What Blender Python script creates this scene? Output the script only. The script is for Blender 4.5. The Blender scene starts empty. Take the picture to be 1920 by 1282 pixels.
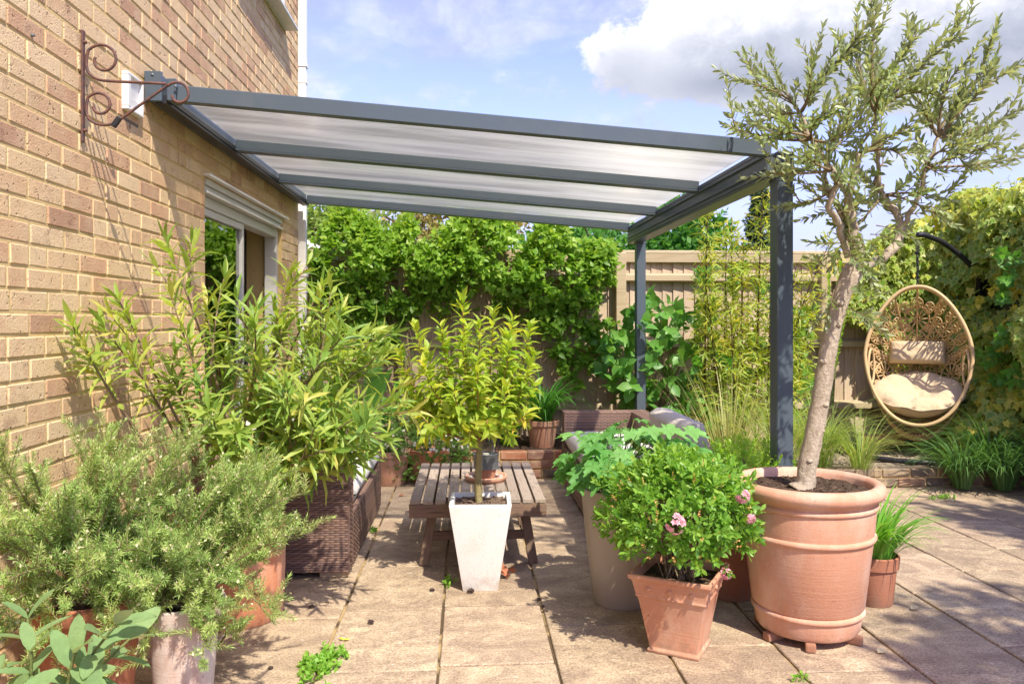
import bpy, bmesh, math, random
import numpy as np
from mathutils import Vector, Matrix

SC = bpy.context.scene
COL = SC.collection
RN = np.random.default_rng(11)
random.seed(11)
pi = math.pi

# ------------------------------------------------------------------ camera
cam_d = bpy.data.cameras.new('camera')
cam = bpy.data.objects.new('camera', cam_d)
COL.objects.link(cam)
cam.location = (0, 0, 1.3)
cam.rotation_euler = (math.radians(90), 0, math.radians(-3.3))
cam_d.sensor_width = 36
cam_d.lens = 36 * 1475 / 1920
cam_d.shift_y = -41 / 1920
cam_d.clip_start = 0.05
cam_d.clip_end = 2000
SC.camera = cam

# ------------------------------------------------------------------ light
SUN = Vector((0.262, -0.571, 0.777)).normalized()
sun_el = math.asin(SUN.z)
sun_rot = math.atan2(SUN.x, SUN.y)
sd = bpy.data.lights.new('sun', 'SUN')
sd.energy = 2.35
sd.angle = math.radians(0.8)
sd.color = (1.0, 0.92, 0.78)
so = bpy.data.objects.new('sun', sd)
so.rotation_euler = SUN.to_track_quat('Z', 'Y').to_euler()
COL.objects.link(so)
SC.view_settings.view_transform = 'Standard'
SC.view_settings.look = 'None'
SC.view_settings.exposure = 1.70
SC.view_settings.gamma = 1
SC.render.engine = 'CYCLES'
SC.cycles.max_bounces = 8
SC.cycles.transparent_max_bounces = 16
SC.cycles.transmission_bounces = 8
SC.cycles.use_denoising = True
SC.cycles.caustics_reflective = False
SC.cycles.caustics_refractive = False


class NT:
    """small helper for node trees"""
    def __init__(s, nt):
        s.nt = nt

    def n(s, typ, ins=None, **props):
        nd = s.nt.nodes.new(typ)
        for k, v in props.items():
            setattr(nd, k, v)
        if ins:
            for k, v in ins.items():
                s.put(nd.inputs[k], v)
        return nd

    def put(s, sock, v):
        if isinstance(v, bpy.types.NodeSocket):
            s.nt.links.new(v, sock)
        elif isinstance(v, bpy.types.Node):
            s.nt.links.new(v.outputs[0], sock)
        else:
            if sock.type == 'RGBA' and hasattr(v, '__len__') and len(v) == 3:
                v = (*v, 1)
            sock.default_value = v

    def math(s, op, a, b=0.0, c=0.0, clamp=False):
        nd = s.nt.nodes.new('ShaderNodeMath')
        nd.operation = op
        nd.use_clamp = clamp
        s.put(nd.inputs[0], a)
        s.put(nd.inputs[1], b)
        s.put(nd.inputs[2], c)
        return nd.outputs[0]

    def vmath(s, op, a, b=(0, 0, 0)):
        nd = s.nt.nodes.new('ShaderNodeVectorMath')
        nd.operation = op
        s.put(nd.inputs[0], a)
        if op == 'SCALE':
            s.put(nd.inputs['Scale'], b)
        else:
            s.put(nd.inputs[1], b)
        return nd.outputs[0]

    def ramp(s, fac, stops, interp='LINEAR'):
        nd = s.nt.nodes.new('ShaderNodeValToRGB')
        el = nd.color_ramp.elements
        nd.color_ramp.interpolation = interp
        while len(el) < len(stops):
            el.new(0.5)
        for e, (p, c) in zip(el, stops):
            e.position = p
            if not hasattr(c, '__len__'):
                c = (c, c, c)
            e.color = (*c[:3], 1)
        s.put(nd.inputs[0], fac)
        return nd.outputs[0]

    def mix(s, fac, a, b, blend='MIX'):
        nd = s.nt.nodes.new('ShaderNodeMix')
        nd.data_type = 'RGBA'
        nd.blend_type = blend
        s.put(nd.inputs[0], fac)
        s.put(nd.inputs[6], a)
        s.put(nd.inputs[7], b)
        return nd.outputs[2]

    def noise(s, vec, scale, detail=4, rough=0.55, dist=0.0):
        nd = s.n('ShaderNodeTexNoise', {'Scale': scale, 'Detail': detail, 'Roughness': rough, 'Distortion': dist})
        if vec is not None:
            s.put(nd.inputs['Vector'], vec)
        return nd.outputs[0]

    def smooth(s, v, lo, hi):
        nd = s.n('ShaderNodeMapRange', {'Value': v, 'From Min': lo, 'From Max': hi})
        nd.interpolation_type = 'SMOOTHSTEP'
        return nd.outputs[0]


# ------------------------------------------------------------------ sky
world = bpy.data.worlds.new('World')
SC.world = world
world.use_nodes = True
wt = world.node_tree
wt.nodes.clear()
w = NT(wt)
sky = w.n('ShaderNodeTexSky')
sky.sky_type = 'NISHITA'
sky.sun_disc = False
sky.sun_elevation = sun_el
sky.sun_rotation = sun_rot
sky.air_density = 1.0
sky.dust_density = 0.6
sky.ozone_density = 2.0
tc = w.n('ShaderNodeTexCoord')
sep = w.n('ShaderNodeSeparateXYZ', {0: tc.outputs['Generated']})
U = w.math('ARCTAN2', sep.outputs[0], sep.outputs[1])
V = w.math('ARCSINE', sep.outputs[2])
comb = w.n('ShaderNodeCombineXYZ', {0: U, 1: w.math('MULTIPLY', V, 2.2), 2: 0.37})
n_big = w.noise(comb, 3.2, 7, 0.58, 0.35)
n_thin = w.noise(w.n('ShaderNodeCombineXYZ', {0: U, 1: w.math('MULTIPLY', V, 3.4), 2: 4.1}), 2.6, 6, 0.55, 0.6)
n_edge = w.noise(w.n('ShaderNodeCombineXYZ', {0: U, 1: w.math('MULTIPLY', V, 1.35), 2: 9.7}), 11.0, 7, 0.6, 0.2)


def blob(cu, cv, su, sv, amp):
    a = w.math('DIVIDE', w.math('SUBTRACT', U, cu), su)
    b = w.math('DIVIDE', w.math('SUBTRACT', V, cv), sv)
    d = w.math('ADD', w.math('MULTIPLY', a, a), w.math('MULTIPLY', b, b))
    return w.math('MULTIPLY', w.math('EXPONENT', w.math('MULTIPLY', d, -1.0)), amp)


bl = None
for args in [(0.285, 0.335, 0.085, 0.06, 1.0), (0.40, 0.335, 0.10, 0.085, 1.1), (0.55, 0.33, 0.16, 0.10, 1.2),
             (0.185, 0.315, 0.05, 0.045, .8), (0.72, 0.30, 0.15, 0.07, 1.0), (0.66, 0.20, 0.12, 0.03, .55),
             (0.33, 0.28, 0.12, 0.02, .55),
             (-1.3, 0.5, 0.4, 0.12, 1.), (2.2, 0.45, 0.4, 0.12, 1.), (-2.5, 0.35, 0.5, 0.10, 1.), (1.5, 0.7, 0.3, .12, .9)]:
    b_ = blob(*args)
    bl = b_ if bl is None else w.math('ADD', bl, b_)
n_fine = w.noise(w.n('ShaderNodeCombineXYZ', {0: U, 1: w.math('MULTIPLY', V, 1.2), 2: 2.7}), 34.0, 6, 0.62, 0.3)
wob = w.math('ADD', w.math('MULTIPLY', w.math('SUBTRACT', n_edge, 0.5), 1.5), w.math('MULTIPLY', w.math('SUBTRACT', n_fine, 0.5), 0.8))
dens = w.math('ADD', bl, wob)
cum = w.smooth(dens, 0.42, 0.72)
thin = w.smooth(w.math('ADD', n_thin, w.math('MULTIPLY', w.math('SUBTRACT', n_fine, .5), .16)), 0.43, 0.68)
thin2 = w.smooth(w.math('ADD', n_big, w.math('MULTIPLY', w.math('SUBTRACT', n_fine, .5), .20)), 0.51, 0.68)
hz = w.smooth(V, 0.30, 0.0)
thinf = w.math('MAXIMUM', w.math('MULTIPLY', thin, 0.62), w.math('MULTIPLY', thin2, 0.88))
# cumulus shading: bright billows, grey towards the base
sh = w.math('ADD', w.math('MULTIPLY', w.smooth(V, 0.255, 0.375), 0.62), w.math('ADD', w.math('MULTIPLY', n_edge, 0.95), w.math('MULTIPLY', w.math('SUBTRACT', n_fine, .5), .55)))
sh = w.math('SUBTRACT', sh, w.math('MULTIPLY', w.smooth(dens, 0.6, 1.5), 0.33))
cumcol = w.ramp(sh, [(0.15, (0.98, 1.06, 1.35)), (0.55, (1.55, 1.62, 1.9)), (1.0, (2.8, 2.8, 2.95))])
skyc = w.mix(1.0, sky.outputs[0], (0.67, 0.54, 0.76), 'MULTIPLY')
c1 = w.mix(thinf, skyc, w.mix(w.smooth(n_edge, .35, .65), (1.3, 1.38, 1.9), (2.15, 2.2, 2.65)))
c1 = w.mix(w.math('MULTIPLY', hz, 0.85), c1, (1.25, 1.38, 1.95))
c2 = w.mix(cum, c1, cumcol)
bg = w.n('ShaderNodeBackground', {'Color': c2, 'Strength': 0.146})
wo = w.n('ShaderNodeOutputWorld')
wt.links.new(bg.outputs[0], wo.inputs[0])

# ------------------------------------------------------------------ object helpers
PW = {}


def setparent(o, p):
    if p is None:
        return
    o.parent = p
    o.matrix_parent_inverse = Matrix.Translation(PW.get(p.name, Vector((0, 0, 0)))).inverted()


def tag(o, label=None, cat=None, group=None, kind=None):
    if label: o['label'] = label
    if cat: o['category'] = cat
    if group: o['group'] = group
    if kind: o['kind'] = kind
    return o


def thing(name, loc, label, cat, group=None):
    o = bpy.data.objects.new(name, None)
    o.empty_display_size = 0.1
    o.location = loc
    COL.objects.link(o)
    PW[o.name] = Vector(loc)
    return tag(o, label, cat, group)


def link(name, me, mat=None, parent=None, kind=None):
    o = bpy.data.objects.new(name, me)
    COL.objects.link(o)
    if mat is not None and len(me.materials) == 0:
        me.materials.append(mat)
    setparent(o, parent)
    if kind: o['kind'] = kind
    return o


def place(name, me, parent, loc, M3=None, scale=None):
    """an instance object sharing mesh data, world placed"""
    o = bpy.data.objects.new(name, me)
    COL.objects.link(o)
    m = Matrix.Translation(loc)
    if M3 is not None:
        m = m @ M3.to_4x4()
    if scale is not None:
        s = scale if hasattr(scale, '__len__') else (scale,) * 3
        m = m @ Matrix.Diagonal((*s, 1))
    setparent(o, parent)
    o.matrix_basis = m
    return o


def nrm(v):
    v = np.asarray(v, float)
    return v / np.maximum(np.linalg.norm(v, axis=-1, keepdims=True), 1e-9)


class MB:
    def __init__(s):
        s.v, s.f = [], []

    def add(s, verts, faces):
        b = len(s.v)
        s.v.extend([tuple(x) for x in verts])
        s.f.extend([tuple(i + b for i in f) for f in faces])
        return s

    def box(s, c, size, rz=0.0, M=None):
        hx, hy, hz_ = [q / 2 for q in size]
        vs = [Vector((x, y, z)) for x in (-hx, hx) for y in (-hy, hy) for z in (-hz_, hz_)]
        if M is None:
            M = Matrix.Rotation(rz, 3, 'Z')
        c = Vector(c)
        vs = [M @ q + c for q in vs]
        return s.add(vs, [(0, 1, 3, 2), (4, 6, 7, 5), (0, 4, 5, 1), (2, 3, 7, 6), (0, 2, 6, 4), (1, 5, 7, 3)])

    def bar(s, a, b, wd, ht, up=(0, 0, 1)):
        a, b = Vector(a), Vector(b)
        d = b - a
        L = d.length
        d.normalize()
        up = Vector(up)
        sx = d.cross(up).normalized()
        uz = sx.cross(d).normalized()
        M = Matrix((sx, d, uz)).transposed()
        return s.box((a + b) / 2, (wd, L, ht), M=M)

    def tube(s, path, rad, n=8, caps=True):
        p = np.asarray(path, float)
        k = len(p)
        r = np.full(k, rad, float) if np.isscalar(rad) else np.asarray(rad, float)
        t = np.gradient(p, axis=0)
        t = nrm(t)
        u = np.cross(t[0], (0.13, 0.27, 0.95))
        if np.linalg.norm(u) < 0.1:
            u = np.cross(t[0], (1, 0, 0))
        u = u / np.linalg.norm(u)
        ang = np.arange(n) * 2 * pi / n
        vs = []
        for i in range(k):
            u = u - t[i] * u.dot(t[i])
            u = u / max(np.linalg.norm(u), 1e-9)
            w_ = np.cross(t[i], u)
            ring = p[i] + r[i] * (np.cos(ang)[:, None] * u + np.sin(ang)[:, None] * w_)
            vs.extend(ring.tolist())
        fs = []
        for i in range(k - 1):
            for j in range(n):
                a, b = i * n + j, i * n + (j + 1) % n
                fs.append((a, b, b + n, a + n))
        if caps:
            fs.append(tuple(range(n))[::-1])
            fs.append(tuple((k - 1) * n + j for j in range(n)))
        return s.add(vs, fs)

    def ring(s, c, r, rad, n=48, m=8, ex=(1, 0, 0), ey=(0, 1, 0)):
        a = np.linspace(0, 2 * pi, n, endpoint=False)
        p = np.asarray(c) + r * (np.cos(a)[:, None] * np.asarray(ex, float) + np.sin(a)[:, None] * np.asarray(ey, float))
        return s.loop(p, rad, m)

    def loop(s, p, rad, m=8):
        p = np.asarray(p, float)
        n = len(p)
        t = nrm(np.roll(p, -1, 0) - np.roll(p, 1, 0))
        cen = p.mean(0)
        vs, fs = [], []
        ang = np.arange(m) * 2 * pi / m
        for i in range(n):
            u = p[i] - cen
            u = u - t[i] * u.dot(t[i])
            u /= max(np.linalg.norm(u), 1e-9)
            w_ = np.cross(t[i], u)
            vs.extend((p[i] + rad * (np.cos(ang)[:, None] * u + np.sin(ang)[:, None] * w_)).tolist())
        for i in range(n):
            for j in range(m):
                a, b = i * m + j, i * m + (j + 1) % m
                c_, d = ((i + 1) % n) * m + (j + 1) % m, ((i + 1) % n) * m + j
                fs.append((a, b, c_, d))
        return s.add(vs, fs)

    def lathe(s, prof, c=(0, 0, 0), n=48):
        c = np.asarray(c, float)
        ang = np.arange(n) * 2 * pi / n
        vs, fs = [], []
        for r, z in prof:
            vs.extend(np.stack([c[0] + r * np.cos(ang), c[1] + r * np.sin(ang), np.full(n, c[2] + z)], 1).tolist())
        for i in range(len(prof) - 1):
            for j in range(n):
                a, b = i * n + j, i * n + (j + 1) % n
                fs.append((a, b, b + n, a + n))
        return s.add(vs, fs)

    def disc(s, c, r, n=40, amp=0.0, rings=5):
        c = np.asarray(c, float)
        vs, fs = [tuple(c)], []
        for k in range(1, rings + 1):
            for j in range(n):
                a = j * 2 * pi / n
                vs.append((c[0] + r * k / rings * math.cos(a), c[1] + r * k / rings * math.sin(a), c[2] + random.uniform(-amp, amp)))
        for j in range(n):
            fs.append((0, 1 + j, 1 + (j + 1) % n))
        for k in range(rings - 1):
            for j in range(n):
                a, b = 1 + k * n + j, 1 + k * n + (j + 1) % n
                fs.append((a, a + n, b + n, b))
        return s.add(vs, fs)

    def mesh(s, name, smooth=False):
        me = bpy.data.meshes.new(name)
        me.from_pydata(s.v, [], s.f)
        if smooth:
            me.polygons.foreach_set('use_smooth', [True] * len(me.polygons))
        me.update()
        return me

    def build(s, name, mat, parent=None, smooth=False, kind=None, bevel=0.0, seg=1):
        me = s.mesh(name, smooth)
        if bevel > 0:
            bm = bmesh.new()
            bm.from_mesh(me)
            bmesh.ops.bevel(bm, geom=list(bm.edges), offset=bevel, segments=seg, affect='EDGES', profile=0.6)
            bm.to_mesh(me)
            bm.free()
        return link(name, me, mat, parent, kind)


def auto_smooth(o, deg=40):
    me = o.data
    me.polygons.foreach_set('use_smooth', [True] * len(me.polygons))
    try:
        me.set_sharp_from_angle(angle=math.radians(deg))
    except Exception:
        pass
    return o


def bbox_mesh(name, size, bev=0.004, seg=1, jit=0.0):
    bm = bmesh.new()
    bmesh.ops.create_cube(bm, size=1)
    for v_ in bm.verts:
        v_.co = Vector([v_.co[i] * size[i] + (random.uniform(-jit, jit) if jit else 0) for i in range(3)])
    bmesh.ops.bevel(bm, geom=list(bm.edges), offset=bev, segments=seg, affect='EDGES', profile=0.6)
    me = bpy.data.meshes.new(name)
    bm.to_mesh(me)
    bm.free()
    return me


def bez(p0, p1, p2, n=8):
    t = np.linspace(0, 1, n)[:, None]
    p0, p1, p2 = [np.asarray(q, float) for q in (p0, p1, p2)]
    return (1 - t) ** 2 * p0 + 2 * t * (1 - t) * p1 + t ** 2 * p2


def catmull(pts, per=5):
    p = np.asarray(pts, float)
    p = np.vstack([2 * p[0] - p[1], p, 2 * p[-1] - p[-2]])
    out = []
    for i in range(1, len(p) - 2):
        for t in np.linspace(0, 1, per, endpoint=False):
            a, b, c, d = p[i - 1], p[i], p[i + 1], p[i + 2]
            out.append(0.5 * (2 * b + (c - a) * t + (2 * a - 5 * b + 4 * c - d) * t * t + (3 * b - 3 * c + d - a) * t ** 3))
    out.append(p[-2])
    return np.array(out)


def resample(p, step):
    p = np.asarray(p, float)
    d = np.r_[0, np.cumsum(np.linalg.norm(np.diff(p, axis=0), axis=1))]
    n = max(2, int(d[-1] / step) + 1)
    s = np.linspace(0, d[-1], n)
    q = np.stack([np.interp(s, d, p[:, i]) for i in range(3)], 1)
    return q, nrm(np.gradient(q, axis=0)), s / max(d[-1], 1e-9)


# ------------------------------------------------------------------ leaves
def T_lance(wd=0.12, fold=0.25, droop=0.12, a=0.35, b=0.7, wb=0.8):
    z = lambda x: -droop * x * x
    v = [(0, 0, 0), (a, 0, z(a)), (b, 0, z(b)), (1, 0, z(1)),
         (a, wd, z(a) + wd * fold), (b, wd * wb, z(b) + wd * wb * fold), (a, -wd, z(a) + wd * fold), (b, -wd * wb, z(b) + wd * wb * fold)]
    f = [(0, 1, 4), (0, 6, 1), (1, 2, 5), (1, 5, 4), (6, 7, 2), (6, 2, 1), (2, 3, 5), (7, 3, 2)]
    return np.array(v, float), np.array(f), np.array([0, 0, 0, .6, 1, 1, 1, 1.0])


def T_diamond(wd=0.3, a=0.45, fold=0.2):
    v = [(0, 0, 0), (a, wd, wd * fold), (1, 0, -0.06), (a, -wd, wd * fold)]
    return np.array(v, float), np.array([(0, 2, 1), (0, 3, 2)]), np.array([0, 1, .5, 1.0])


def T_fan(rim, cen=(0.35, 0, 0.0), z=None):
    rim = np.asarray(rim, float)
    n = len(rim)
    zz = np.zeros(n) if z is None else np.asarray(z, float)
    v = np.vstack([[cen], np.c_[rim, zz]])
    f = [(0, 1 + i, 1 + (i + 1) % n) for i in range(n)]
    return v, np.array(f), np.r_[0, np.ones(n)]


IVY = T_fan([(0, 0.02), (-0.12, 0.22), (0.02, 0.42), (0.25, 0.28), (0.48, 0.46), (0.55, 0.2), (1, 0), (0.55, -0.2), (0.48, -0.46), (0.25, -0.28), (0.02, -0.42), (-0.12, -0.22)],
            (0.3, 0, -0.05), [0, .04, .0, .0, .03, 0, -.1, 0, .03, 0, 0, .04])


def T_palm(lobes=5, teeth=2, wd=0.55):
    """palmate, toothed leaf: stalk at origin, tip along +x"""
    rim, z = [], []
    angs = np.linspace(-125, 125, lobes)
    for i, a in enumerate(angs):
        ln = 0.62 * (1.0 - 0.35 * abs(a) / 125)
        for da, k in [(-20, .72), (-13, .78), (-9, .74), (-5, .93), (0, 1.02), (5, .93), (9, .74), (13, .78), (20, .72)]:
            r = ln * k
            t = math.radians(a + da)
            rim.append((0.32 + r * math.cos(t), r * math.sin(t)))
            z.append(-0.16 * r * r + 0.05 * (1 if abs(da) > 10 else -0.3))
        if i < lobes - 1:
            t = math.radians((a + angs[i + 1]) / 2)
            rim.append((0.32 + 0.30 * math.cos(t), 0.30 * math.sin(t)))
            z.append(0.05)
    rim.append((0.2, 0.0))
    z.append(0)
    return T_fan(rim, (0.32, 0, 0.0), z)


class Leaves:
    def __init__(s):
        s.V, s.F, s.T, s.E, s.nv = [], [], [], [], 0
        s.rec = []

    def add(s, tpl, pos, d, up, scale, tint, keep=False):
        pos = np.atleast_2d(pos)
        N = len(pos)
        if N == 0:
            return
        d = nrm(np.broadcast_to(d, (N, 3)))
        up = np.broadcast_to(up, (N, 3))
        up = up - d * (up * d).sum(1, keepdims=True)
        bad = np.linalg.norm(up, axis=1) < 1e-4
        if bad.any():
            up = up.copy()
            up[bad] = np.cross(d[bad], (0.3, 0.5, 0.8))
        up = nrm(up)
        y = np.cross(up, d)
        sc = np.broadcast_to(np.asarray(scale, float), (N,))
        tint = np.broadcast_to(np.asarray(tint, float), (N,))
        tv, tf, te = tpl
        if keep:
            for i in range(N):
                s.rec.append((tpl, pos[i], d[i], y[i], up[i], sc[i], tint[i]))
            return
        M = np.stack([d, y, up], 1) * sc[:, None, None]
        vs = np.einsum('vk,nkj->nvj', tv, M) + pos[:, None, :]
        nv = len(tv)
        fs = tf[None] + (np.arange(N) * nv)[:, None, None] + s.nv
        s.V.append(vs.reshape(-1, 3))
        s.F.append(fs.reshape(-1, 3))
        s.T.append(np.repeat(tint, nv))
        s.E.append(np.tile(te, N))
        s.nv += N * nv

    def build(s, name, mat, parent=None, kind='stuff'):
        V_, F_ = np.vstack(s.V), np.vstack(s.F)
        me = tri_mesh(name, V_, F_, np.concatenate(s.T), np.concatenate(s.E))
        return link(name, me, mat, parent, kind)


def tri_mesh(name, V_, F_, T_=None, E_=None):
    me = bpy.data.meshes.new(name)
    me.vertices.add(len(V_))
    me.vertices.foreach_set('co', np.ascontiguousarray(V_, np.float32).ravel())
    me.loops.add(len(F_) * 3)
    me.loops.foreach_set('vertex_index', np.ascontiguousarray(F_, np.int32).ravel())
    me.polygons.add(len(F_))
    me.polygons.foreach_set('loop_start', np.arange(0, len(F_) * 3, 3, dtype=np.int32))
    try:
        me.polygons.foreach_set('loop_total', np.full(len(F_), 3, np.int32))
    except Exception:
        pass
    if T_ is not None:
        a = me.attributes.new('tint', 'FLOAT', 'POINT')
        a.data.foreach_set('value', np.ascontiguousarray(T_, np.float32))
    if E_ is not None:
        a = me.attributes.new('rim', 'FLOAT', 'POINT')
        a.data.foreach_set('value', np.ascontiguousarray(E_, np.float32))
    me.update(calc_edges=True)
    me.validate()
    return me


def leaf_objects(recs, name, mat, parent, variants):
    """each leaf an object of its own, sharing a few meshes"""
    cache = {}
    for tpl, pos, d, y, u, sc, ti in recs:
        key = (id(tpl), int(ti * 5.999))
        if key not in cache:
            cache[key] = tri_mesh(name, tpl[0], tpl[1], np.full(len(tpl[0]), (key[1] + .5) / 6), tpl[2])
            cache[key].materials.append(mat)
        M3 = Matrix((d.tolist(), y.tolist(), u.tolist())).transposed()
        place(name, cache[key], parent, Vector(pos.tolist()), M3, float(sc))


def perp_frame(t):
    a = np.where(np.abs(t[:, 2:3]) > 0.9, np.array([[1., 0, 0]]), np.array([[0., 0, 1]]))
    u = nrm(np.cross(t, a))
    return u, np.cross(t, u)


def leaves_along(L, tpl, path, step, per, ang, size, tint, start=0.0, droop=0.0, jit=0.25, taper=0.0, whorl=False, sunup=0.0, keep=False, ph0=None):
    """leaves along a stem: per leaves at each node, set off by ang from the stem"""
    if isinstance(tpl, list):
        tpls, tpl = tpl, None
    else:
        tpls = [tpl]
    q, t, s = resample(path, step)
    m = s >= start
    q, t, s = q[m], t[m], s[m]
    K = len(q)
    if K == 0:
        return
    u, v = perp_frame(t)
    ph0 = RN.uniform(0, 6.28) if ph0 is None else ph0
    for k in range(per):
        ph = ph0 + np.arange(K) * (2.4 if not whorl else pi / max(per, 1)) + k * 2 * pi / per + RN.normal(0, jit, K)
        a = np.radians(ang) * (1 - 0.55 * np.clip((s - 0.75) / 0.25, 0, 1)) + RN.normal(0, jit * 0.6, K)
        rad = np.cos(ph)[:, None] * u + np.sin(ph)[:, None] * v
        d = np.cos(a)[:, None] * t + np.sin(a)[:, None] * rad
        d[:, 2] -= droop * RN.uniform(0.5, 1.5, K)
        d = nrm(d)
        up = t - d * (t * d).sum(1, keepdims=True) + 0.35 * RN.normal(0, 1, (K, 3)) * jit
        if sunup:
            up = up + sunup * np.array([[0.1, -0.3, 0.9]])
        sz = size * (1 - taper * s) * RN.uniform(0.72, 1.15, K)
        tn = np.clip(tint + RN.normal(0, 0.16, K), 0, 0.999)
        if len(tpls) == 1:
            L.add(tpls[0], q, d, up, sz, tn, keep)
        else:
            w_ = RN.integers(0, len(tpls), K)
            for j_ in range(len(tpls)):
                mm = w_ == j_
                if mm.any():
                    L.add(tpls[j_], q[mm], d[mm], up[mm], sz[mm], tn[mm], keep)


def sprigs(L, tpl, cen, axis, tlen, nleaf, size, ang=55, tint=0.5, tj=0.18, droop=0.0):
    """little leafy twigs (vectorised): nleaf leaves round each axis"""
    N = len(cen)
    axis = nrm(axis)
    u, v = perp_frame(axis)
    ph0 = RN.uniform(0, 6.28, N)
    bt = np.broadcast_to(np.asarray(tint, float), (N,))
    tl = np.broadcast_to(np.asarray(tlen, float), (N,))
    for k in range(nleaf):
        f_ = (k + 0.5) / nleaf
        ph = ph0 + 2.4 * k + RN.normal(0, 0.2, N)
        a = np.radians(ang) * (1.15 - 0.75 * f_) + RN.normal(0, 0.2, N)
        d = np.cos(a)[:, None] * axis + np.sin(a)[:, None] * (np.cos(ph)[:, None] * u + np.sin(ph)[:, None] * v)
        d[:, 2] -= droop
        d = nrm(d)
        up = axis + 0.25 * RN.normal(0, 1, (N, 3))
        p = cen + axis * (tl * f_)[:, None]
        L.add(tpl, p, d, up, size * RN.uniform(0.55, 1.3, N), np.clip(bt + RN.normal(0, tj, N), 0, 0.999))


def blade(n=6):
    """unit strap-leaf strip, made in blades()"""


def blades(L, base, dirs, length, width, arch, tint, seg=6):
    """arching strap leaves as one strip each; dirs horizontal unit, arch = how far the tip falls"""
    N = len(base)
    dirs = nrm(dirs)
    side = np.stack([-dirs[:, 1], dirs[:, 0], np.zeros(N)], 1)
    s = np.linspace(0, 1, seg + 1)
    length = np.broadcast_to(length, (N,))
    width = np.broadcast_to(width, (N,))
    arch = np.broadcast_to(arch, (N,))
    lean = RN.uniform(0.12, 0.5, N)
    # angle from vertical grows along the blade
    th = lean[:, None] + arch[:, None] * (s[None, :] ** 1.4)
    dx = np.sin(th) * (length / seg)[:, None]
    dz = np.cos(th) * (length / seg)[:, None]
    X = np.concatenate([np.zeros((N, 1)), np.cumsum(dx[:, :-1], 1)], 1)
    Z = np.concatenate([np.zeros((N, 1)), np.cumsum(dz[:, :-1], 1)], 1)
    c = base[:, None, :] + X[:, :, None] * dirs[:, None, :] + Z[:, :, None] * np.array([0, 0, 1.])
    wv = width[:, None] * np.clip(np.minimum(0.55 + 2 * s, 1.25 * (1 - s ** 2.2)), 0.02, 1)[None, :]
    l_ = c + wv[:, :, None] * side[:, None, :] * 0.5
    r_ = c - wv[:, :, None] * side[:, None, :] * 0.5
    c = c.copy()
    c[:, :, 2] -= 0.18 * wv
    vs = np.stack([l_, c, r_], 2).reshape(N, -1, 3)
    nv = (seg + 1) * 3
    fs = []
    for i in range(seg):
        for j in (0, 1):
            a, b, e, d = i * 3 + j, i * 3 + j + 1, (i + 1) * 3 + j + 1, (i + 1) * 3 + j
            fs += [(a, b, e), (a, e, d)]
    fs = np.array(fs)
    F_ = fs[None] + (np.arange(N) * nv)[:, None, None] + L.nv
    L.V.append(vs.reshape(-1, 3))
    L.F.append(F_.reshape(-1, 3))
    tint = np.clip(np.broadcast_to(tint, (N,)) + RN.normal(0, .15, N), 0, .999)
    L.T.append(np.repeat(tint, nv))
    L.E.append(np.tile(np.repeat(s, 3), N))
    L.nv += N * nv


# ------------------------------------------------------------------ materials
MATS = {}


def mat(name):
    m = bpy.data.materials.new(name)
    m.use_nodes = True
    m.node_tree.nodes.clear()
    t = NT(m.node_tree)
    t.out = t.n('ShaderNodeOutputMaterial')
    t.m = m
    MATS[name] = m
    return t


def pbsdf(t, col, rough=0.6, bump=None, bdist=0.003, bstr=0.6, spec=0.4, metal=0.0, **kw):
    p = t.n('ShaderNodeBsdfPrincipled', {'Base Color': col, 'Roughness': rough, 'Metallic': metal, 'Specular IOR Level': spec})
    for k, v in kw.items():
        t.put(p.inputs[k], v)
    if bump is not None:
        b = t.n('ShaderNodeBump', {'Height': bump, 'Distance': bdist, 'Strength': bstr})
        t.put(p.inputs['Normal'], b.outputs[0])
    t.nt.links.new(p.outputs[0], t.out.inputs[0])
    return p


def rnd(t):
    oi = t.n('ShaderNodeObjectInfo').outputs['Random']
    gi = t.n('ShaderNodeNewGeometry').outputs['Random Per Island']
    return t.math('FRACT', t.math('ADD', oi, gi))


def wpos(t):
    return t.n('ShaderNodeNewGeometry').outputs['Position']


def objpos(t, r=None):
    """object coordinates, shifted for each piece so that no two look alike"""
    c = t.n('ShaderNodeTexCoord').outputs['Object']
    if r is None:
        r = rnd(t)
    sh_ = t.n('ShaderNodeCombineXYZ', {0: t.math('MULTIPLY', r, 57.0), 1: t.math('MULTIPLY', r, 91.0), 2: t.math('MULTIPLY', r, 33.0)})
    return t.vmath('ADD', c, sh_.outputs[0])


def stretch(t, vec, s):
    return t.vmath('MULTIPLY', vec, s)


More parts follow.
